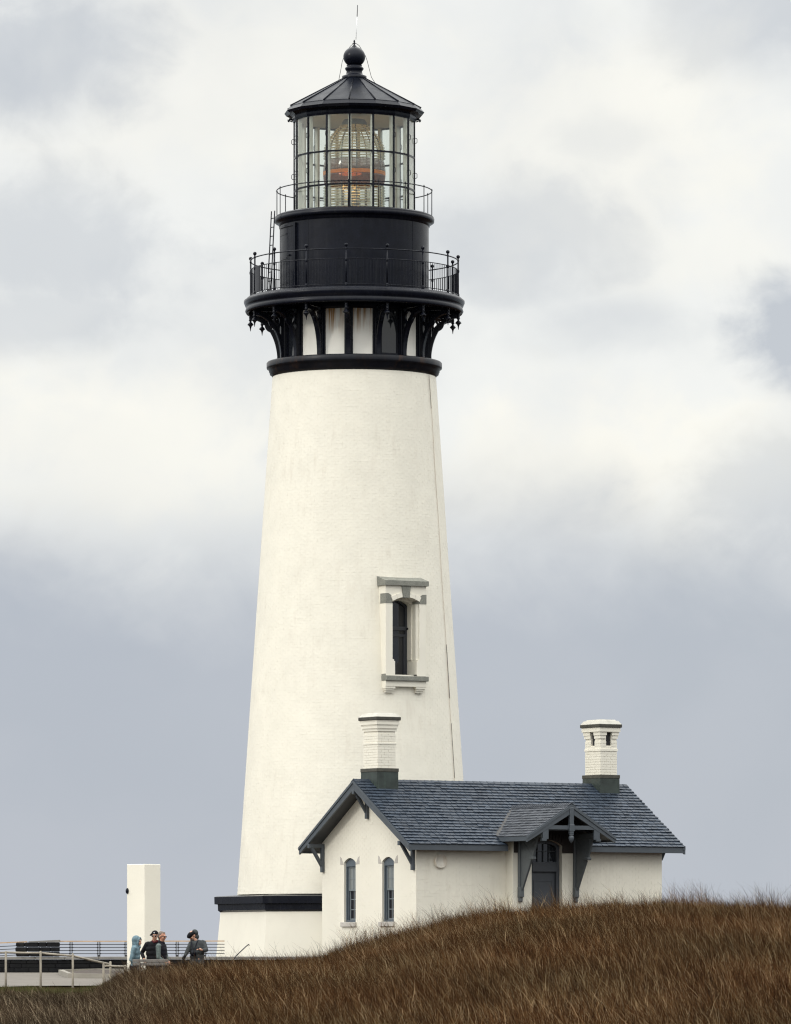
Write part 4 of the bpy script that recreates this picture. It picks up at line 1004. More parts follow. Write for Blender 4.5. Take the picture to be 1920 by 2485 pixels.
# ---- chimneys
def chimney(ca, cl, cr, pys, hood):
    # ca: px of near corner of the shaft, cl/cr its left and right edges
    v0 = VR-.40; 
    ua = hu(ca, v0); dl = (ca-cl)*(DIST+hY(ua, v0))/FPX/sT; dr_ = (cr-ca)*(DIST+hY(ua, v0))/FPX/cT
    v1 = v0+dl; u1 = ua+dr_; uc_, vc_ = (ua+u1)/2, (v0+v1)/2; vc_ = VR
    v0, v1 = VR-dl/2, VR+dl/2
    Z = {k: hz(p, ua, v0) for k, p in pys.items()}
    CH = bpy.data.objects.new('chimney', None); COL.objects.link(CH); CH.parent = HO
    CH.location = Vector(HX @ Vector((uc_, vc_, Z['flash0'])))-HO.location
    hu_, hv_ = (u1-ua)/2, (v1-v0)/2
    def slab(q, e, z0, z1, c=.0):
        a, b = (uc_-hu_-e, vc_-hv_-e, z0), (uc_+hu_+e, vc_+hv_+e, z1)
        if c: q.bbox(a, b, c)
        else: q.box(a, b)
    hb('flashing', M['copper'], lambda q: slab(q, .055, Z['flash0']-.5, Z['band0']), CH)
    hb('flashing_band', M['copperdark'], lambda q: slab(q, .07, Z['band0'], Z['shaft0'], .01), CH)
    if hood:
        h0, h1 = hz(1809, ua, v0), hz(1777, ua, v0)
        def core(q):
            slab(q, -.012, Z['shaft0'], h0); slab(q, -.012, h1, Z['cap0'])
            for su in (-1, 1):
                for sv_ in (-1, 1):
                    a, b = uc_+su*(hu_-.012), uc_+su*(.095+.0); c_, d_ = vc_+sv_*(hv_-.012), vc_+sv_*(.10)
                    q.box((a, c_, h0), (b, d_, h1))
        hb('core', M['interior'], lambda q: q.box((uc_-hu_+.07, vc_-hv_+.07, h0+.002), (uc_+hu_-.07, vc_+hv_-.07, h1-.002)), CH)
    else:
        core = lambda q: slab(q, -.012, Z['shaft0'], Z['cap0']); h0 = h1 = None
    hb('shaft', M['stucco'], core, CH)
    # bricks: plates standing on the four faces of the shaft
    ch_ = .078; z = Z['shaft0']+.002; c = 0; cache = {}
    while z+ch_ < Z['cor0']:
        for face in range(4):
            half = hu_ if face % 2 == 0 else hv_; off = hv_ if face % 2 == 0 else hu_
            n_ = 3; L_ = 2*half; xs_ = [-half, -half+L_*(.36 if c % 2 else .22), -half+L_*(.74 if c % 2 else .60), half] 
            for j in range(3):
                a, b = xs_[j]+.003, xs_[j+1]-.003
                zc0, zc1 = z+.003, z+ch_-.004
                if h0 and not (zc1 < h0+.005 or zc0 > h1-.005):
                    lim = .095 if face % 2 == 0 else .10
                    if a < lim and b > -lim:
                        if a < -lim-.04: b = -lim
                        elif b > lim+.04: a = lim
                        else: continue
                key = (round(b-a, 3), face % 2)
                if key not in cache:
                    me = bpy.data.meshes.new('brick'); w_ = (b-a)/2
                    vs_ = [(x, y, zz) for zz in (0, ch_-.007) for x, y in ((-w_, -.008), (w_, -.008), (w_, .012), (-w_, .012))]
                    me.from_pydata(vs_, [], [(0, 3, 2, 1), (4, 5, 6, 7), (0, 1, 5, 4), (1, 2, 6, 5), (2, 3, 7, 6), (3, 0, 4, 7)]); me.materials.append(M['stucco']); me.update(); cache[key] = me
                o = bpy.data.objects.new('brick', cache[key]); COL.objects.link(o); o.parent = CH
                o.matrix_basis = Matrix.Translation(-root_loc(CH)) @ HX @ Matrix.Translation((uc_, vc_, zc0)) @ Matrix.Rotation(R(90*face), 4, 'Z') @ Matrix.Translation(((a+b)/2, -off+.006+rs.uniform(-.002, .002), 0))
        z += ch_; c += 1
    def collar(q):
        slab(q, .018, Z['ring0'], Z['ring1'], .004)
    if not hood or True: hb('brick_collar', M['stucco'], collar, CH)
    def corbels(q):
        zc = [Z['cor0'], Z['cor1'], Z['cor2'], Z['cap0']]
        for i in range(3):
            slab(q, .02+.028*i, zc[i], zc[i+1]-.004)
            slab(q, .028+.028*i, zc[i+1]-.03, zc[i+1]-.001)
    if hood:
        def corb2(q):
            for su in (-1, 1):
                for sv_ in (-1, 1):
                    for i, (za_, zb_) in enumerate(((Z['cor0'], Z['cor1']), (Z['cor1'], Z['cor2']), (Z['cor2'], h1+.02))):
                        e = .02+.022*i; a, b = uc_+su*(hu_+e), uc_+su*(.095-(0 if i == 0 else 0)+(.0 if i else .02)); c_, d_ = vc_+sv_*(hv_+e), vc_+sv_*(.10)
                        if zb_ > za_: q.box((a, c_, za_), (b, d_, zb_))
            slab(q, .076, h1+.02, Z['cap0'])
        hb('corbel', M['stucco'], corb2, CH)
    else: hb('corbel', M['stucco'], corbels, CH)
    hb('coping', M['coping'], lambda q: slab(q, .115, Z['cap0'], Z['cap1'], .012), CH)
    def top(q):
        e0, e1 = .10, -.02; z0, z1, z2 = Z['cap1'], Z['cap1']+(Z['top']-Z['cap1'])*.75, Z['top']
        def sq(e, z): return [(uc_-hu_-e, vc_-hv_-e, z), (uc_+hu_+e, vc_-hv_-e, z), (uc_+hu_+e, vc_+hv_+e, z), (uc_-hu_-e, vc_+hv_+e, z)]
        rings = [sq(e0, z0), sq(.03, z1), sq(-.02, z1+.005), sq(-.04, z2)]
        vs_ = sum(rings, []); fs_ = [(3, 2, 1, 0), (12, 13, 14, 15)]
        for i in range(3):
            for k in range(4): fs_.append((i*4+k, i*4+(k+1) % 4, i*4+4+(k+1) % 4, i*4+4+k))
        q.add(vs_, fs_)
    hb('cap', M['capcement'], top, CH)
    return CH
c1 = chimney(916.8, 881.9, 960.7, dict(flash0=1911, band0=1872.8, shaft0=1864, ring0=1806, ring1=1801, cor0=1774, cor1=1767, cor2=1758, cap0=1747.3, cap1=1739, top=1729.5), False)
c1['label'] = 'chimney with solid white shaft'
c2 = chimney(1456.8, 1421.4, 1498, dict(flash0=1921, band0=1888.7, shaft0=1880, ring0=1822.7, ring1=1816.5, cor0=1792, cor1=1784, cor2=1776, cap0=1765, cap1=1757, top=1745.6), True)
c2['label'] = 'chimney with open slots under its cap'

# ---- door bay and porch
def hbp(name, m, fn, parent): return hb(name, m, fn, parent)
zpr = hz(1951.5, hu(1384, -1.66), -1.66); UPc = hu(1384, -1.66); UPc = (UPc+UB)/2 if abs(UPc-UB) < .5 else UB
PF = -1.66; PW = 1.53
zpe = hz(2027.5, UPc-PW, PF); PS = (zpr-zpe)/PW
def zp(u): return zpr-abs(u-UPc)*PS
BF = -.38
ztra = hz(2052, UB, BF)       # spring of the door arch
zdc = hz(2038, UB, BF)
def bayf(q):
    for s_ in (-1, 1):
        a, b = UB+s_*BH, UB+s_*DH
        q.prism([(min(a, b), zw0), (max(a, b), zw0), (max(a, b), zp(max(a, b))-.14), (min(a, b), zp(min(a, b))-.14)], BF, .0, 'y')
    n = 14; lo = [(UB-DH+2*DH*i/n, ztra+(zdc-ztra)*(1-(2*i/n-1)**2)) for i in range(n+1)]; up = [(u, max(zp(u)-.14, z+.05)) for u, z in lo]
    q.quadstrip(up, lo, BF, .0, 'y')
M['trimlight'] = mat('bracket_paint', (.085, .095, .100), .5, .08, 4, .001, 20)
bayo = hb('door_bay', M['brick'], bayf)
brickplane('bay_bricks', HX @ Matrix.Translation((0, BF, 0)), UB-BH, UB+BH, zw0, ZE+.35, lambda a, z, x0, x1, z0, z1: (x1 > UB-DH-.04 and x0 < UB+DH+.04 and z0 < zdc+.3) or z1 > min(zp(x0), zp(x1))-.15, bayo, relief=.004, seed=9)
def vous(q):
    n = 11
    for i in range(n):
        t0, t1 = i/n+.008, (i+1)/n-.008
        f = lambda t, o: (UB-DH+2*DH*t+(t-.5)*o*.9, ztra+(zdc-ztra)*(1-(2*t-1)**2)+o)
        q.quadstrip([f(t0, .22), f(t1, .22)], [f(t0, 0), f(t1, 0)], BF-.06, BF+.0, 'y')
M['frieze'] = mat('dark_frieze', (.030, .024, .021), .8, .25, 6, .002, 20)  # dark brown colour for the upper bay wall and the door arch
def upper_bay(q):
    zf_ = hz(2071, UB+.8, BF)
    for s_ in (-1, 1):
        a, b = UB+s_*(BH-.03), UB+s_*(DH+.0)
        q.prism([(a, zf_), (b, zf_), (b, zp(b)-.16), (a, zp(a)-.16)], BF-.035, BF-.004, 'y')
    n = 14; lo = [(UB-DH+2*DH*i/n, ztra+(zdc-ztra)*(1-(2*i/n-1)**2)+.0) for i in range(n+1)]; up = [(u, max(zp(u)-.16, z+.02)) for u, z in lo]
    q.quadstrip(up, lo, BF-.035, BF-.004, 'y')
hb('gable_frieze', M['frieze'], upper_bay, bayo)  # thin dark panel over the upper bay wall
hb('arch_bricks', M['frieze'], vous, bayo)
DO = bpy.data.objects.new('door', None); COL.objects.link(DO); DO.parent = HO; DO.location = Vector(HX @ Vector((UB, BF+.2, zw0)))-HO.location
M['door'] = mat('door_paint', (.050, .056, .066), .45, .06, 5, .001, 20)
ztb0, ztb1 = hz(1920+1070/5.442, UB, -.15), hz(1920+935/5.442, UB, -.15)
def dframe(q):
    for s_ in (-1, 1): q.bbox((UB+s_*DH, BF+.14, zw0), (UB+s_*(DH-.11), BF+.30, ztra+.02), .008)
    q.bbox((UB-DH+.11, BF+.13, ztb0), (UB+DH-.11, BF+.30, ztb1), .01); q.box((UB-DH+.11, BF+.11, ztb0+.03), (UB+DH-.11, BF+.14, ztb0+.06))
    n = 12; lo = [(UB-DH+2*DH*i/n, ztra-.10+(zdc-ztra)*(1-(2*i/n-1)**2)) for i in range(n+1)]; q.quadstrip([(u, z+.11) for u, z in lo], lo, BF+.14, BF+.28, 'y')
hbp('door_frame', M['door'], dframe, DO)
def tmull(q):
    for k in (-1, 0, 1): q.box((UB+k*.20-.014, BF+.19, ztb1), (UB+k*.20+.014, BF+.24, ztra+.05))
    q.box((UB-DH+.11, BF+.20, ztb1+.30), (UB+DH-.11, BF+.235, ztb1+.325))
hbp('transom_muntin', mat('transom_paint', (.05, .056, .065), .5), tmull, DO)
hbp('transom_pane', M['darkglass'], lambda q: q.box((UB-DH+.1, BF+.225, ztb1), (UB+DH-.1, BF+.23, zdc)), DO)
hbp('door_leaf', M['door'], lambda q: (q.box((UB-DH+.11, BF+.22, zw0), (UB+DH-.11, BF+.27, ztb0)), q.quadstrip([(UB-.33, zw0+.3), (UB-.33, ztb0-.24), (UB+.33, ztb0-.24), (UB+.33, zw0+.3), (UB-.33, zw0+.3)], [(UB-.30, zw0+.33), (UB-.30, ztb0-.27), (UB+.30, ztb0-.27), (UB+.30, zw0+.33), (UB-.30, zw0+.33)], BF+.205, BF+.22, 'y')), DO)
PO = bpy.data.objects.new('porch', None); COL.objects.link(PO); PO.parent = HO; PO.location = Vector(HX @ Vector((UPc, PF, zpe)))-HO.location
vback = min(((zpr-ZE)/SL)-EO+.1, VR-.1)
def proof(q):
    for s_ in (-1, 1):
        a = UPc+s_*PW
        # plate that narrows as the main roof rises
        vE = (zpe-ZE)/SL-EO+.12
        P_ = lambda u, v, dz: (u, v, zp(u)+dz)
        t = [(UPc, PF, zpr-.03), (a, PF, zpe-.03), (a, vE, zpe-.03), (UPc, vback, zpr-.03)]
        bt = [(x, y, z-.09) for x, y, z in t]
        q.add(t+bt, [(0, 1, 2, 3), (7, 6, 5, 4), (0, 4, 5, 1), (1, 5, 6, 2), (2, 6, 7, 3), (3, 7, 4, 0)])
hbp('porch_roof_boards', M['trimdark'], proof, PO)
pang = math.atan(PS); plen = math.hypot(PW, zpr-zpe)
ps_ = MB(); pst = []
nr = int(plen/.15)+1
for s_ in (-1, 1):
    for r_ in range(nr):
        y = r_*.15; ln = min(.18, plen+.01-y)
        if ln < .03: continue
        vlim = (zpe+(y+.05)*math.sin(pang)-ZE)/SL-EO+.06
        v = PF-.06-rs.random()*.1
        while v < vlim:
            w = rs.choice((.16, .18, .2, .23)); v0_ = max(v, PF-.05); w_ = min(v+w, vlim+.08)-v0_; v += w
            if w_ < .03: continue
            if s_ < 0: mt_ = Matrix.Translation((UPc-PW-.03, 0, zpe-.03*PS)) @ Matrix.Rotation(R(-90), 4, 'Z') @ Matrix.Rotation(pang, 4, 'X') @ Matrix.Translation((-v0_-w_, y, .0))
            else: mt_ = Matrix.Translation((UPc+PW+.03, 0, zpe-.03*PS)) @ Matrix.Rotation(R(90), 4, 'Z') @ Matrix.Rotation(pang, 4, 'X') @ Matrix.Translation((v0_, y, .0))
            ps_.xf = HX @ mt_ @ Matrix.Rotation(R(-1.5), 4, 'X'); ps_.add(*slatepiece(w_-.013, ln, .016+.012*rs.random())); pst += [min(1, max(0, rs.gauss(.5, .25)))]*6
kind(ps_.build('porch_slates', M['slatew'], PO, pst), 'stuff')
v = PF-.05
while v < vback-.05:
    q = MB(); q.xf = HX
    for s_ in (-1, 1):
        z0, z1 = zpr+.034, zpr+.018
        t = [(UPc, v, z0+.012), (UPc, v+.17, z1), (UPc+s_*.12, v+.17, z1-.12*PS), (UPc+s_*.12, v, z0+.012-.12*PS)]
        q.add(t+[(x, y, z-.02) for x, y, z in t], [(0, 1, 2, 3), (7, 6, 5, 4), (0, 4, 5, 1), (1, 5, 6, 2), (2, 6, 7, 3), (3, 7, 4, 0)])
    q.build('ridge_slate', M['slatew'], PO, rs.random()); v += .125
# valley flashing
vE = (zpe-ZE)/SL-EO
hbp('valley_flashing', mat('valley_flashing', (.035, .033, .032), .55, .2, 4), lambda q: (q.beam((UPc-PW-.02, vE-.04, zpe+.01), (UPc, vback-.08, zpr+.02), .15, .03, (-.3, -.3, 1)), q.beam((UPc+PW+.02, vE-.04, zpe+.01), (UPc, vback-.08, zpr+.02), .15, .03, (.3, -.3, 1))), PO)
for s_ in (-1, 1): hbp('porch_fascia', M['trim'], lambda q: q.bbox((UPc+s_*PW-.02, PF-.0, zpe-.16), (UPc+s_*PW+.02, vE+.05, zpe-.012), .005), PO)
def rake(s_):
    def f(q):
        a = UPc+s_*(PW+.02)
        q.prism([(a, zpe-.03), (UPc, zpr-.015), (UPc, zpr-.27), (a, zpe-.19)], PF-.05, PF+.01, 'y')
        q.prism([(a+s_*.01, zpe-.022), (UPc, zpr-.007), (UPc, zpr-.10), (a+s_*.01, zpe-.10)], PF-.075, PF+.0, 'y')
        b = UPc+s_*1.0
        q.prism([(b, zp(b)-.42), (b-s_*.2, zp(b)-.42), (b-s_*.2, zp(b-s_*.2)-.2), (b, zp(b)-.17)], PF-.04, PF+.02, 'y')
        q.prism([(b+s_*.03, zp(b)-.40), (b-s_*.13, zp(b)-.40), (b-s_*.13, zp(b)-.47), (b+s_*.03, zp(b)-.47)], PF-.05, PF+.06, 'y')
    return f
hbp('porch_rake', M['trim'], rake(-1), PO); hbp('porch_rake', M['trim'], rake(1), PO)
uF = UPc; zt0, zt1 = hz(1920+508/5.442, UPc, PF), hz(1920+455/5.442, UPc, PF)
wt = (zpr-zt0)/PS
hbp('tie_beam', M['trim'], lambda q: q.prism([(UPc-wt-.02, zt0), (UPc+wt+.02, zt0), (UPc+wt-.18, zt1), (UPc-wt+.18, zt1)], PF-.035, PF+.04, 'y'), PO)
zkp = hz(1920+565/5.442, UPc, PF)
hbp('king_post', M['trim'], lambda q: (q.bbox((UPc-.07, PF-.085, zkp), (UPc+.07, PF+.04, zpr-.09), .018), q.bbox((UPc-.085, PF-.10, zt0-.05), (UPc+.085, PF+.04, zt1+.03), .012)), PO)
q = MB(); q.xf = HX @ Matrix.Translation((UPc, PF-.03, 0)); zf = hz(1920+690/5.442, UPc, PF); q.lathe([(0, zkp), (.075, zkp), (.075, zkp-.03), (.045, zkp-.045), (.07, zkp-.07), (.082, zkp-.11), (.07, zkp-.18), (.035, zkp-.24), (0, zf)], 12); q.build('drop_finial', M['trim'], PO)
zbt = hz(2030, UB, BF); zft = hz(1920+1290/5.442, UB-.9, BF-.1); zfb = hz(1920+1470/5.442, UB-.9, BF-.1)
for s_ in (-1, 1):
    ub = UB+s_*.97
    def pf(q):
        v0_ = BF-.01
        # beam carrying the roof
        q.bbox((ub-.06, PF+.02, zbt-.06), (ub+.06, BF, zbt+.08), .01)
        q.bbox((ub-.065, v0_-.10, zfb+.12), (ub+.065, v0_, zbt-.06), .01)
        o1 = [(v0_-.10, zbt-.06), (v0_-.84, zbt-.06), (v0_-.68, zbt-.62), (v0_-.58, zbt-.72), (v0_-.14, zft)]
        q.prism(o1+[(v0_-.10, zft)], ub-.02, ub+.02, 'x')
        q.beam((ub, v0_-.93, zbt-.06), (ub, v0_-.70, zbt-.64), .09, .06, (1, 0, 0)); q.beam((ub, v0_-.62, zbt-.70), (ub, v0_-.13, zft-.02), .09, .06, (1, 0, 0))
        q.beam((ub, v0_-.08, zbt-.10), (ub, v0_-.70, zbt-.64), .10, .055, (1, 0, 0))
        q.bbox((ub-.07, v0_-.80, zbt-.70), (ub+.07, v0_-.60, zbt-.61), .02)
        q.bbox((ub-.075, v0_-.15, zfb+.15), (ub+.075, v0_, zft+.05), .015); q.bbox((ub-.06, v0_-.12, zfb), (ub+.06, v0_, zfb+.14), .03)
    hbp('porch_bracket', M['trimlight'], pf, PO)
# rafters and ridge inside the porch
hbp('porch_rafter', M['trimdark'], lambda q: (q.beam((UPc-1.2, BF-.7, zp(UPc-1.2)-.17), (UPc, BF-.7, zpr-.17), .08, .1), q.beam((UPc+1.2, BF-.7, zp(UPc+1.2)-.17), (UPc, BF-.7, zpr-.17), .08, .1), q.box((UPc-1.0, BF-.74, zt0-.02), (UPc+1.0, BF-.66, zt1-.03))), PO)

# ================================================================== TERRACE
YW = -6.5
def rowpx(px): return wx(px, YW)
SW = thing('stone_wall', 'low black stone parapet wall with pale cap stones behind the path', 'wall', (rowpx(200), YW, .3))
zc1, zc0, zsb = wz(2321.5, YW), wz(2329, YW), wz(2362, YW)-.1
x = rowpx(-160); xe = -1.0; c = 0
nst = 0
for row in range(4):
    za_ = zsb+(zc0-zsb)*row/4; zb_ = zsb+(zc0-zsb)*(row+1)/4; x = rowpx(-160)-rs.random()*.3
    while x < xe:
        w = rs.uniform(.30, .62); x1_ = min(x+w, xe)
        if x1_-x > .08:
            q = MB(); pr_ = rs.uniform(0, .025); q.bbox((x+.006, YW-.02-pr_, za_+.005), (x1_-.006, YW+.25, zb_-.004), .01); q.build('wall_stone', M['stone'], SW)
        x = x1_ if x1_ == xe else x+w
q = MB(); q.box((rowpx(-160), YW+.0, zsb-.3), (xe-.02, YW+.22, zc0-.01)); q.build('wall_core', M['stone'], SW)
x = rowpx(-160)
while x < xe:
    w = rs.uniform(.8, 1.1); x1_ = min(x+w, xe+.02); q = MB(); q.bbox((x+.004, YW-.09, zc0), (x1_-.004, YW+.30, zc1+rs.uniform(-.004, .004)), .015); q.build('cap_stone', M['cap'], SW); x += w
RBk = thing('raised_stone_block', 'taller black stone block on the parapet with slanting pale cap', 'stone block', (rowpx(92), YW, zc1))
def rbk():
    xa, xb = rowpx(40), rowpx(144.5); zt_ = wz(2287, YW)
    nr_ = 3
    for row in range(nr_):
        x = xa; za_ = zc1+(zt_-zc1)*row/nr_; zb_ = zc1+(zt_-zc1)*(row+1)/nr_
        while x < xb-.01:
            w = min(rs.uniform(.22, .45), xb-x); e = .03*math.sin(math.pi*(row+.5)/nr_) if x == xa else 0
            q = MB(); q.bbox((x-e+.003, YW-.12-rs.uniform(0, .02), za_+.004), (x+w-.003, YW+.24, zb_-.003), .02 if x > xa else .03); q.build('block_stone', M['stone'], RBk); x += w
    q = MB(); q.prism([(rowpx(70), zt_), (rowpx(145), zt_), (rowpx(145), wz(2281, YW)), (rowpx(70), wz(2284.5, YW))], YW-.15, YW+.27, 'y'); q.build('cap_stone', M['cap'], RBk)
rbk()
CR = thing('cable_railing', 'railing of dark cables and a pale wood top rail along the parapet', 'railing', (rowpx(230), YW+.1, zc1))
YR = YW+.12
def rr(px, py): return (wx(px, YR), YR, wz(py, YR))
for pts in ([(-160, 2293), (0, 2288.5), (66, 2285.5)], [(144, 2284.5), (240, 2284.5), (520, 2284), (545, 2284)]):
    q = MB()
    for a, b in zip(pts[:-1], pts[1:]): q.beam(rr(*a), rr(*b), .09, .032)
    q.build('top_rail', M['woodrail'], CR)
    for k, off in enumerate((7.6, 15, 22.5, 30)):
        q = MB(); q.tube([rr(a, b+off-(0 if a > 100 else -1)) for a, b in pts], .011, 5); q.build('cable', M['cable'], CR)
for px in (172.5, 240, 306, 367, 430, 497, -60):
    q = MB()
    for e in (-2.4, 2.4):
        x = wx(px+e, YR); q.bbox((x-.012, YR-.04, zc1-.02), (x+.012, YR+.04, wz(2284.5, YR)), .004)
        for off in (7.6, 15, 22.5, 30): q.ball((x+(.02 if e > 0 else -.02), YR, wz(2284.5+off, YR)), .02, 6, 4)
    q.bbox((wx(px-3.5, YR), YR-.05, zc1-.01), (wx(px+3.5, YR), YR+.05, zc1+.05), .006)
    q.build('rail_post', M['cable'], CR)
# log fence
LF = thing('log_fence', 'rustic fence of round weathered log posts and rails before the path', 'fence', (wx(98, -28), -28, .15))
def lf(px, py, d): return (wx(px, d-DIST), d-DIST, wz(py, d-DIST))
posts = [(-72, 2312, 2395, 145), (13.8, 2308, 2392, 145), (98.5, 2308, 2397, 145), (176.5, 2314, 2402, 145), (251, 2338, 2392, 146.5), (268, 2333, 2392, 147.5), (304, 2342, 2385, 148.5)]
for px, a, b, d in posts:
    p0, p1 = lf(px, b, d), lf(px+rs.uniform(-.3, .3), a, d); q = MB()
    p0 = (p0[0], p0[1], p0[2]-.25)
    q.tube([p0, tuple((Vector(p0)+Vector(p1))/2+Vector((.004, 0, 0))), (p1[0], p1[1], p1[2]-.02), p1], [.031, .029, .028, .018], 10); q.build('log_post', M['log'], LF)
for a, b in (((-90, 2312, 145.06), (14, 2312, 145.06)), ((14, 2311.5, 145.06), (99, 2313, 145.06)), ((99, 2313, 145.06), (177, 2320, 145.06)), ((177, 2320, 145.06), (264, 2339.5, 147)), ((256, 2344, 146.7), (306, 2345.5, 148.4))):
    q = MB(); p0, p1 = lf(*a), lf(*b); q.tube([p0, tuple((Vector(p0)+Vector(p1))/2-Vector((0, 0, .006))), p1], [.027, .029, .025], 10); q.build('log_rail', M['log'], LF)
# planter
PLT = thing('planter', 'low pale concrete curb around dark soil beside the path', 'planter', (wx(220, -12), -12, .3))
def gp_(px, d): return (wx(px, d-DIST), d-DIST)
poly = [gp_(142, 163), gp_(165, 157), gp_(300, 156), gp_(312, 164.8), gp_(236, 165.3)]
cxp, cyp = sum(p[0] for p in poly)/5, sum(p[1] for p in poly)/5
for i in range(5):
    a, b = poly[i], poly[(i+1) % 5]; na, nb_ = [((p[0]*.86+cxp*.14), (p[1]*.86+cyp*.14)) for p in (a, b)]
    za_, zb_ = float(terrain(a[0], a[1])), float(terrain(b[0], b[1])); q = MB()
    t = [(a[0], a[1], za_+.17), (b[0], b[1], zb_+.17), (nb_[0], nb_[1], zb_+.17), (na[0], na[1], za_+.17)]
    q.add(t+[(x, y, z-.25) for x, y, z in t], [(0, 1, 2, 3), (7, 6, 5, 4), (0, 4, 5, 1), (1, 5, 6, 2), (2, 6, 7, 3), (3, 7, 4, 0)]); q.build('curb', M['curb'], PLT)
q = MB(); t = [((p[0]*.87+cxp*.13), (p[1]*.87+cyp*.13)) for p in poly]; q.add([(x, y, float(terrain(x, y))+.10) for x, y in t]+[(cxp, cyp, float(terrain(cxp, cyp))+.22)], [(0, 1, 5), (1, 2, 5), (2, 3, 5), (3, 4, 5), (4, 0, 5)]); q.build('soil_bed', M['soil'], PLT)
# white pillar
dP = 160.0; YP = dP-DIST; tp_ = R(50.6); xp = wx(351, YP); sP = 45*dP/FPX/math.sin(tp_)
PI_ = thing('white_pillar', 'tall plain white square pillar standing by the parapet behind three people', 'pillar', (xp, YP, .35))
PX = Matrix(((math.cos(tp_), -math.sin(tp_), 0, xp), (math.sin(tp_), math.cos(tp_), 0, YP), (0, 0, 1, 0), (0, 0, 0, 1)))
q = MB(); q.xf = PX; q.bbox((0, 0, .1), (37*dP/FPX/math.cos(tp_), sP, wz(2097, YP)), .012); q.build('pillar_shaft', M['stucco'], PI_)
q = MB(); q.xf = PX @ Matrix.Translation((-.03, sP-.03, wz(2162, YP))); q.ball((.02, 0, 0), (.055, .05, .085), 12, 8); q.build('round_lamp', M['black'], PI_)
# bent pipe
q = MB(); YB = -8.2; pts = [(563, 2342), (567, 2329), (574, 2319), (586, 2307.5), (600, 2294.5), (603.5, 2292.3), (605, 2294)]
q.tube([(wx(a, YB+.06*i), YB+.06*i, wz(b, YB+.06*i)) for i, (a, b) in enumerate(pts)], .016, 8)
o = q.build('bent_pipe', M['cable']); tag(o, 'thin bent dark pipe rising before the white tower base', 'pipe')

# ================================================================== PEOPLE
def blob(name, m, parent, fn, vox=.011, sm=2):
    q = MB(); fn(q); o = q.build(name, m, parent)
    r = o.modifiers.new('fuse', 'REMESH'); r.mode = 'VOXEL'; r.voxel_size = vox; r.use_smooth_shade = True
    s_ = o.modifiers.new('soft', 'SMOOTH'); s_.iterations = sm; s_.factor = .5
    return o
SKIN = mat('skin', (.50, .27, .18), .5, .08, 20); 
def cloth(n, c, r=.75): return mat(n, tuple(x*.72 for x in c), r, .35, 14, .010, 11, spec=.15)
def hand(q, w, dirv, palmn, curl=.5, s=1.0):
    """palm, four bent fingers of unequal length and a thumb, growing from wrist w along dirv"""
    w = Vector(w); d = Vector(dirv).normalized(); n = Vector(palmn); n = (n-d*n.dot(d)).normalized(); side = d.cross(n)
    q.tube([w, w+d*.04*s, w+d*.085*s], [.024*s, .036*s, .034*s], 8)
    for k, L_ in enumerate((.068, .078, .072, .056)):
        b = w+d*.078*s+side*((k-1.5)*.019*s); p1 = b+(d*math.cos(curl*.6)+n*math.sin(curl*.6))*L_*.5*s; p2 = p1+(d*math.cos(curl*1.8)+n*math.sin(curl*1.8))*L_*.5*s
        q.tube([b-d*.02, p1, p2], [.0105*s, .0095*s, .008*s], 6)
    t0 = w+d*.025*s-side*.025*s; t1 = t0+(d*.6-side*.7+n*.25).normalized()*.04*s; t2 = t1+(d*.9+n*.4-side*.1).normalized()*.032*s
    q.tube([t0, t1, t2], [.013*s, .011*s, .009*s], 6)
def head(q, c, yaw, pitch=0.0, s=1.0):
    c = Vector(c); Rm = Matrix.Rotation(R(yaw), 3, 'Z') @ Matrix.Rotation(R(pitch), 3, 'X')      # yaw 0 faces the camera (-Y)
    L_ = lambda x, y, z: c+Rm @ Vector((x*s, y*s, z*s))
    q.ball(L_(0, .012, .035), (.077*s, .097*s, .088*s), 16, 12, Rm); q.ball(L_(0, -.018, -.035), (.060*s, .072*s, .078*s), 14, 10, Rm)
    q.ball(L_(0, -.048, -.088), (.032*s, .030*s, .025*s), 10, 8, Rm)                    # chin
    q.ball(L_(0, -.098, -.020), (.014*s, .022*s, .026*s), 8, 6, Rm); q.ball(L_(0, -.088, .022), (.045*s, .018*s, .012*s), 8, 6, Rm)
    q.ball(L_(0, -.084, -.062), (.026*s, .012*s, .010*s), 8, 6, Rm)
    for e in (-1, 1): q.ball(L_(e*.078, .008, -.008), (.012*s, .022*s, .032*s), 8, 6, Rm); q.ball(L_(e*.036, -.066, -.03), (.022*s, .02*s, .024*s), 8, 6, Rm)
    return L_, Rm
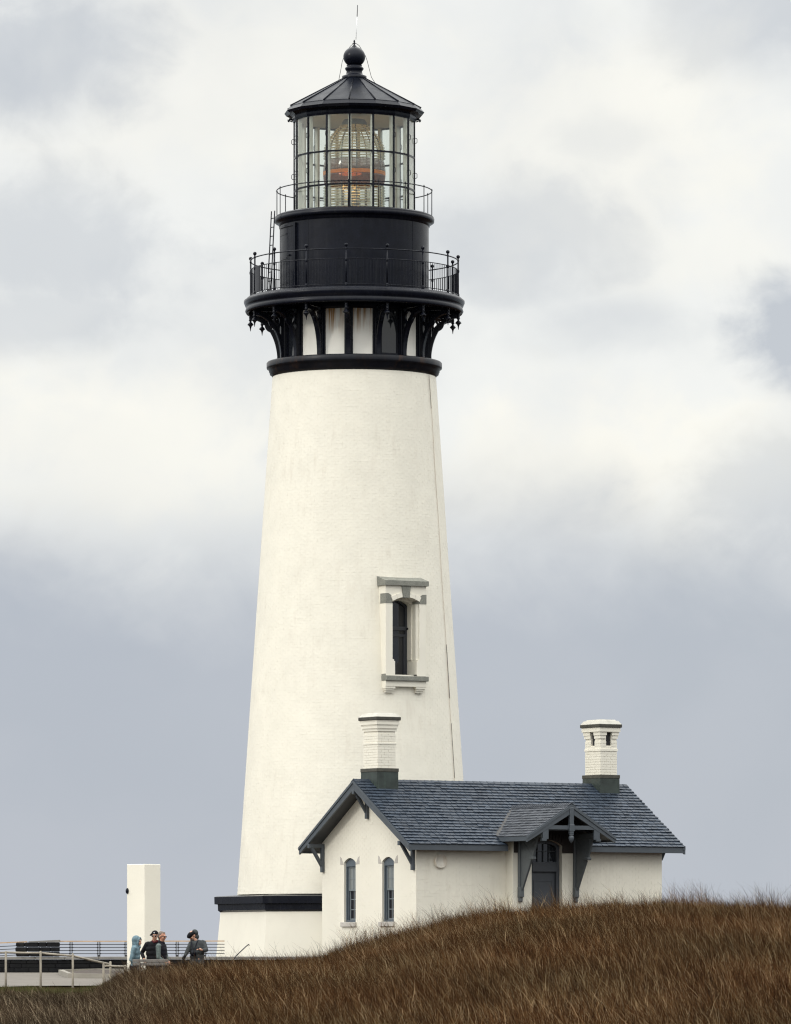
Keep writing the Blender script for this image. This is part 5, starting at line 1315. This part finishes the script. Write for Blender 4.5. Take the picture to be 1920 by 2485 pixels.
def person(label, px, d, H, yaw, pitch, headpx, sh, el, hd, hips, torso_w, jk, tr, group, gloves=(None, None), coatlen=.80, handdirs=None, sleeves=None, skin=SKIN):
    Y = d-DIST; X0 = wx(px, Y); zg = float(terrain(X0, Y))
    P_ = thing('person', label, 'person', (X0, Y, zg), group)
    def W_(p): return Vector((wx(p[0], Y), Y+p[2], wz(p[1], Y)))          # (px, py, offset away)
    hc = W_(headpx); SHs = [W_(p) for p in sh]; EL = [W_(p) for p in el]; HD = [W_(p) for p in hd]
    hipc = Vector((wx(hips[0], Y), Y+hips[1], zg+.90*H/1.75)); side = (SHs[1]-SHs[0]); side.z = 0; side = side.normalized() if side.length > .02 else Vector((0, 1, 0))
    neck = (SHs[0]+SHs[1])/2+Vector((0, 0, .03)); fwd = Vector((0, 0, 1)).cross(side)
    feet = [hipc+side*(-.10)+Vector((0, 0, -hipc.z+zg+.07)), hipc+side*.10+Vector((0, 0, -hipc.z+zg+.07))]; hipj = [hipc-side*.09, hipc+side*.09]
    info = {}
    def body(q):
        L_, Rm = head(q, hc, yaw, pitch); info['L'] = L_; info['R'] = Rm
        q.tube([neck-Vector((0, 0, .06)), (neck+hc)/2+Vector((0, 0, -.01)), hc-Vector((0, 0, .03))], [.062, .055, .05], 10)
        q.tube([hipc, (hipc+neck)/2, neck-Vector((0, 0, .04))], [.12, .11, .10], 10)
        for i in (0, 1):
            q.tube([neck-Vector((0, 0, .05)), SHs[i], EL[i], HD[i]], [.06, .045, .034, .025], 8)
            dv = (HD[i]-EL[i]).normalized() if handdirs is None or handdirs[i] is None else Vector(handdirs[i])
            hand(q, HD[i], dv, (0, 0, -1) if abs(dv.z) < .7 else (1, 0, 0), .6)
            q.tube([hipj[i], (hipj[i]+feet[i])/2, feet[i]], [.07, .05, .04], 8)
    blob('body', skin, P_, body, .009, 1)
    L_, Rm = info['L'], info['R']
    def torso(q, grow=0.0):
        tw = torso_w/2; up = neck-hipc
        for t, wv, dp in ((-.10, .88, .115), (.08, .90, .125), (.30, .86, .12), (.52, .93, .125), (.72, 1.0, .125), (.86, .98, .11)):
            c = hipc+up*t; M3 = Matrix((side, fwd, Vector((0, 0, 1)))).transposed()
            q.ball(c, (tw*wv+grow, dp+grow, .13), 16, 10, M3)
        q.ball(hipc+Vector((0, 0, -.14+(.8-coatlen)*.5)), (tw*.92+grow, .12+grow, .16), 14, 10, Matrix((side, fwd, Vector((0, 0, 1)))).transposed())
        q.tube([neck-Vector((0, 0, .05)), neck+(hc-neck)*.25], [.085, .075], 12)
        q.tube([SHs[0], neck-Vector((0, 0, .02)), SHs[1]], [.065, .075, .065], 10)
    def arms(q, g=0.0):
        for i in (0, 1):
            cuff = EL[i]+(HD[i]-EL[i])*.96
            q.tube([SHs[i]+(neck-SHs[i])*.25, SHs[i], SHs[i]+(EL[i]-SHs[i])*.5, EL[i], EL[i]+(HD[i]-EL[i])*.5, cuff], [x+g for x in (.075, .070, .060, .055, .048, .042)], 10)
    if sleeves: blob('jacket', jk, P_, lambda q: torso(q, .006)); blob('sleeves', sleeves, P_, arms)
    else: blob('jacket', jk, P_, lambda q: (torso(q), arms(q)))
    def trou(q):
        for i in (0, 1): q.tube([hipj[i]+Vector((0, 0, .05)), (hipj[i]+feet[i])/2, feet[i]+Vector((0, 0, -.02))], [.105, .075, .06], 10)
        q.ball(hipc, (.15, .13, .12), 12, 8)
    blob('trousers', tr, P_, trou)
    for i in (0, 1):
        def shoe(q, i=i): q.ball(feet[i]+fwd*-.05+Vector((0, 0, -.035)), (.05, .05, .04), 10, 6); q.tube([feet[i]+Vector((0, 0, -.035)), feet[i]-fwd*.12+Vector((0, 0, -.045))], [.05, .042], 8)
        blob('shoe', cloth('shoe', (.02, .02, .02)), P_, shoe)
    return P_, L_, Rm, dict(neck=neck, side=side, fwd=fwd, hc=hc, SH=SHs, EL=EL, HD=HD)
def glasses(P_, L_, Rm):
    q = MB(); 
    for e in (-1, 1): q.ball(L_(e*.034, -.094, .004), (.029, .010, .021), 10, 8, Rm); q.tube([L_(e*.062, -.085, .008), L_(e*.080, -.03, .010), L_(e*.082, .01, .004)], .005, 5)
    q.tube([L_(-.02, -.102, .008), L_(.02, -.102, .008)], .005, 5); q.build('sunglasses', M['darkglass'], P_)
grp = 'visitors standing on the terrace'
# 1: hooded light blue rain jacket, seen from the side, looking right
jb = cloth('light_blue_rain_jacket', (.17, .255, .295), .55); navy = cloth('dark_navy_trousers', (.018, .022, .035)); blk = cloth('black_coat', (.010, .010, .012)); 
P1, L1, R1, I1 = person('person in a light blue rain jacket with the hood up, looking right', 329, 139.5, 1.56, 72, 4, (333, 2286, 0), [(327, 2301, -.17), (331, 2301, .17)], [(319, 2330, -.20), (322, 2328, .2)], [(333, 2344, -.17), (336, 2344, .17)], (328, 0), .38, jb, navy, grp, coatlen=.85)
def hood1(q):
    for t in np.linspace(0, 1, 7):
        a = -62+t*205; 
        c = L1(0, -.035*math.cos(R(a-60))*0+.012+.03*math.sin(R(a))*0, .035)
    q.ball(L1(0, .035, .045), (.108, .108, .118), 18, 14, R1); q.ball(L1(0, .03, -.04), (.098, .10, .10), 16, 12, R1); q.tube([L1(0, .03, -.08), L1(0, .02, -.16)], [.095, .12], 14)
    q.tube([L1(0, -.07, .115), L1(.072, -.068, .06), L1(.082, -.055, -.02), L1(.06, -.05, -.10)], .022, 8); q.tube([L1(0, -.07, .115), L1(-.072, -.068, .06), L1(-.082, -.055, -.02), L1(-.06, -.05, -.10)], .022, 8)
    q.ball(L1(0, -.06, -.125), (.055, .05, .04), 10, 8, R1)
blob('hood', jb, P1, hood1)
# 2: black coat and cap, sunglasses, facing the camera
P2_, L2, R2, I2 = person('person in a black coat, cap and sunglasses with hand on hip, facing the camera', 372, 140.8, 1.70, -8, 6, (376, 2271, 0), [(357, 2292, -.02), (388, 2291, .06)], [(344, 2313, .04), (394, 2316, .12)], [(350, 2327, -.10), (388, 2334, 0)], (372, 0), .42, blk, blk, grp)
def cap2(q): q.ball(L2(0, .012, .062), (.086, .104, .072), 16, 12, R2); q.tube([L2(-.03, .0, .055), L2(-.075, -.02, .032), L2(-.125, -.035, .010)], [.055, .034, .014], 10)
blob('cap', blk, P2_, cap2); glasses(P2_, L2, R2)
q = MB(); q.ball(L2(.0, -.088, .080), (.020, .010, .018), 8, 6, R2); q.build('cap_badge', mat('badge_grey', (.5, .5, .5), .5), P2_)
blob('scarf', cloth('dark_red_scarf', (.10, .018, .022)), P2_, lambda q: q.tube([L2(-.07, -.03, -.13), L2(0, -.085, -.16), L2(.07, -.03, -.13), L2(.0, .06, -.12), L2(-.07, -.03, -.13)], .032, 8))
# 3: grey hair, black vest, grey-green sleeves, facing right
vest = cloth('black_vest', (.012, .012, .018)); slv = cloth('grey_green_sleeve', (.135, .165, .155))
SK3 = mat('skin_tanned', (.46, .22, .14), .5, .1, 20)
P3, L3, R3, I3 = person('grey-haired person in a black vest over grey-green sleeves and sunglasses, facing right', 394, 138.2, 1.76, 58, 6, (393.5, 2273, 0), [(385, 2297, -.16), (397, 2296, .18)], [(386, 2325, -.24), (402, 2322, .24)], [(401, 2333, -.22), (408, 2333, .18)], (392, 0), .42, vest, navy, grp, sleeves=slv, skin=SK3)
blob('hair', mat('grey_hair', (.13, .10, .08), .7, .3, 40), P3, lambda q: (q.ball(L3(0, .028, .052), (.081, .094, .078), 16, 12, R3), q.ball(L3(0, .068, .0), (.070, .055, .075), 14, 10, R3), q.ball(L3(0, -.03, .095), (.055, .045, .025), 12, 8, R3)), .008)
blob('collar', vest, P3, lambda q: q.tube([L3(-.075, .0, -.14), L3(0, -.075, -.155), L3(.075, .0, -.14), L3(.0, .075, -.10), L3(-.075, .0, -.14)], .036, 8))
glasses(P3, L3, R3)
# 4: grey jacket, black cap, binoculars, head bowed to the left
gj = cloth('grey_jacket', (.07, .076, .078)); glv = cloth('black_glove', (.008, .008, .009))
P4, L4, R4, I4 = person('person in a grey jacket and black cap with binoculars, head bowed over a phone', 478, 140, 1.78, -48, 24, (467, 2271, -.04), [(464, 2290, -.06), (494, 2288, .06)], [(455, 2309, -.12), (501, 2306, -.10)], [(449, 2321, -.18), (491, 2306, -.26)], (478, 0), .44, gj, gj, grp, handdirs=(None, (-1, -.3, .35)))
def cap4(q): q.ball(L4(0, .015, .052), (.085, .104, .068), 16, 12, R4); q.tube([L4(0, -.05, .045), L4(0, -.11, .032), L4(0, -.155, .012)], [.07, .055, .03], 12); q.ball(L4(0, .05, -.03), (.085, .06, .07), 12, 8, R4)
blob('cap', cloth('black_cap', (.006, .006, .008)), P4, cap4)
blob('beard', mat('grey_beard', (.07, .06, .055), .8), P4, lambda q: q.ball(L4(0, -.055, -.085), (.05, .045, .045), 12, 8, R4))
blob('hood', gj, P4, lambda q: (q.ball(L4(.02, .095, .045), (.095, .07, .085), 14, 10, R4), q.ball(L4(.0, .08, -.06), (.11, .085, .09), 14, 10, R4)))
Y4 = 140-DIST
def w4(px, py, o): return (wx(px, Y4), Y4+o, wz(py, Y4))
BN = bpy.data.objects.new('binoculars', None); COL.objects.link(BN); BN.location = Vector(w4(471, 2315, -.20)); tag(BN, 'black binoculars hanging by their strap on the grey jacket', 'binoculars')
q = MB()
for e in (-3.2, 3.2): q.tube([w4(471+e, 2307, -.2), w4(471+e, 2313, -.2), w4(471+e*1.1, 2321, -.2)], [.022, .026, .034], 12)
q.tube([w4(468, 2312, -.2), w4(474, 2312, -.2)], .014, 8); q.build('barrels', M['black'], BN)
for a in ((464.5, 2285), (480, 2284)):
    q = MB(); q.beam(w4(a[0], a[1], -.135), w4(467 if a[0] < 470 else 475, 2298, -.165), .028, .006, (0, 1, 0)); q.beam(w4(467 if a[0] < 470 else 475, 2298, -.165), w4(468 if a[0] < 470 else 474.5, 2308, -.19), .028, .006, (0, 1, 0)); q.build('strap', M['black'], BN)
blob('glove', glv, P4, lambda q: (hand(q, I4['HD'][0]-(I4['HD'][0]-I4['EL'][0]).normalized()*.01, I4['HD'][0]-I4['EL'][0], (1, 0, 0), .6, 1.22),), .008)
o = MB().box(tuple(Vector(w4(484.5, 2303, -.30))-Vector((.012, .035, .05))), tuple(Vector(w4(484.5, 2303, -.30))+Vector((.0, .035, .05)))).build('phone', M['black']); tag(o, 'dark phone in the bare hand of the grey-jacketed person', 'phone')
# bench in front of them
BE = thing('wooden_bench', 'weathered grey plank bench in front of the three people on the left', 'bench', (wx(366, -36), -36, float(terrain(wx(366, -36), -36))))
zb0 = float(terrain(wx(366, -36), -36)); xa, xb = wx(322, -36), wx(409, -36)
for za_, zb_ in ((wz(2335, -36), wz(2328, -36)), (wz(2343.5, -36), wz(2336, -36))):
    q = MB(); q.bbox((xa, -36.03, za_), (xb, -35.98, zb_), .006); q.build('back_slat', M['plank'], BE)
for k in range(3): q = MB(); q.bbox((xa, -36.16-.12*k, zb0+.42), (xb, -36.06-.12*k, zb0+.46), .006); q.build('seat_slat', M['plank'], BE)
for x in (xa+.1, xb-.18):
    q = MB(); q.bbox((x, -36.0+.02, zb0-.1), (x+.08, -35.9, wz(2332, -36)), .006); q.bbox((x, -36.42, zb0-.1), (x+.08, -36.34, zb0+.42), .006); q.bbox((x+.01, -36.40, zb0+.36), (x+.07, -35.98, zb0+.415), .004); q.build('bench_leg', M['plank'], BE)
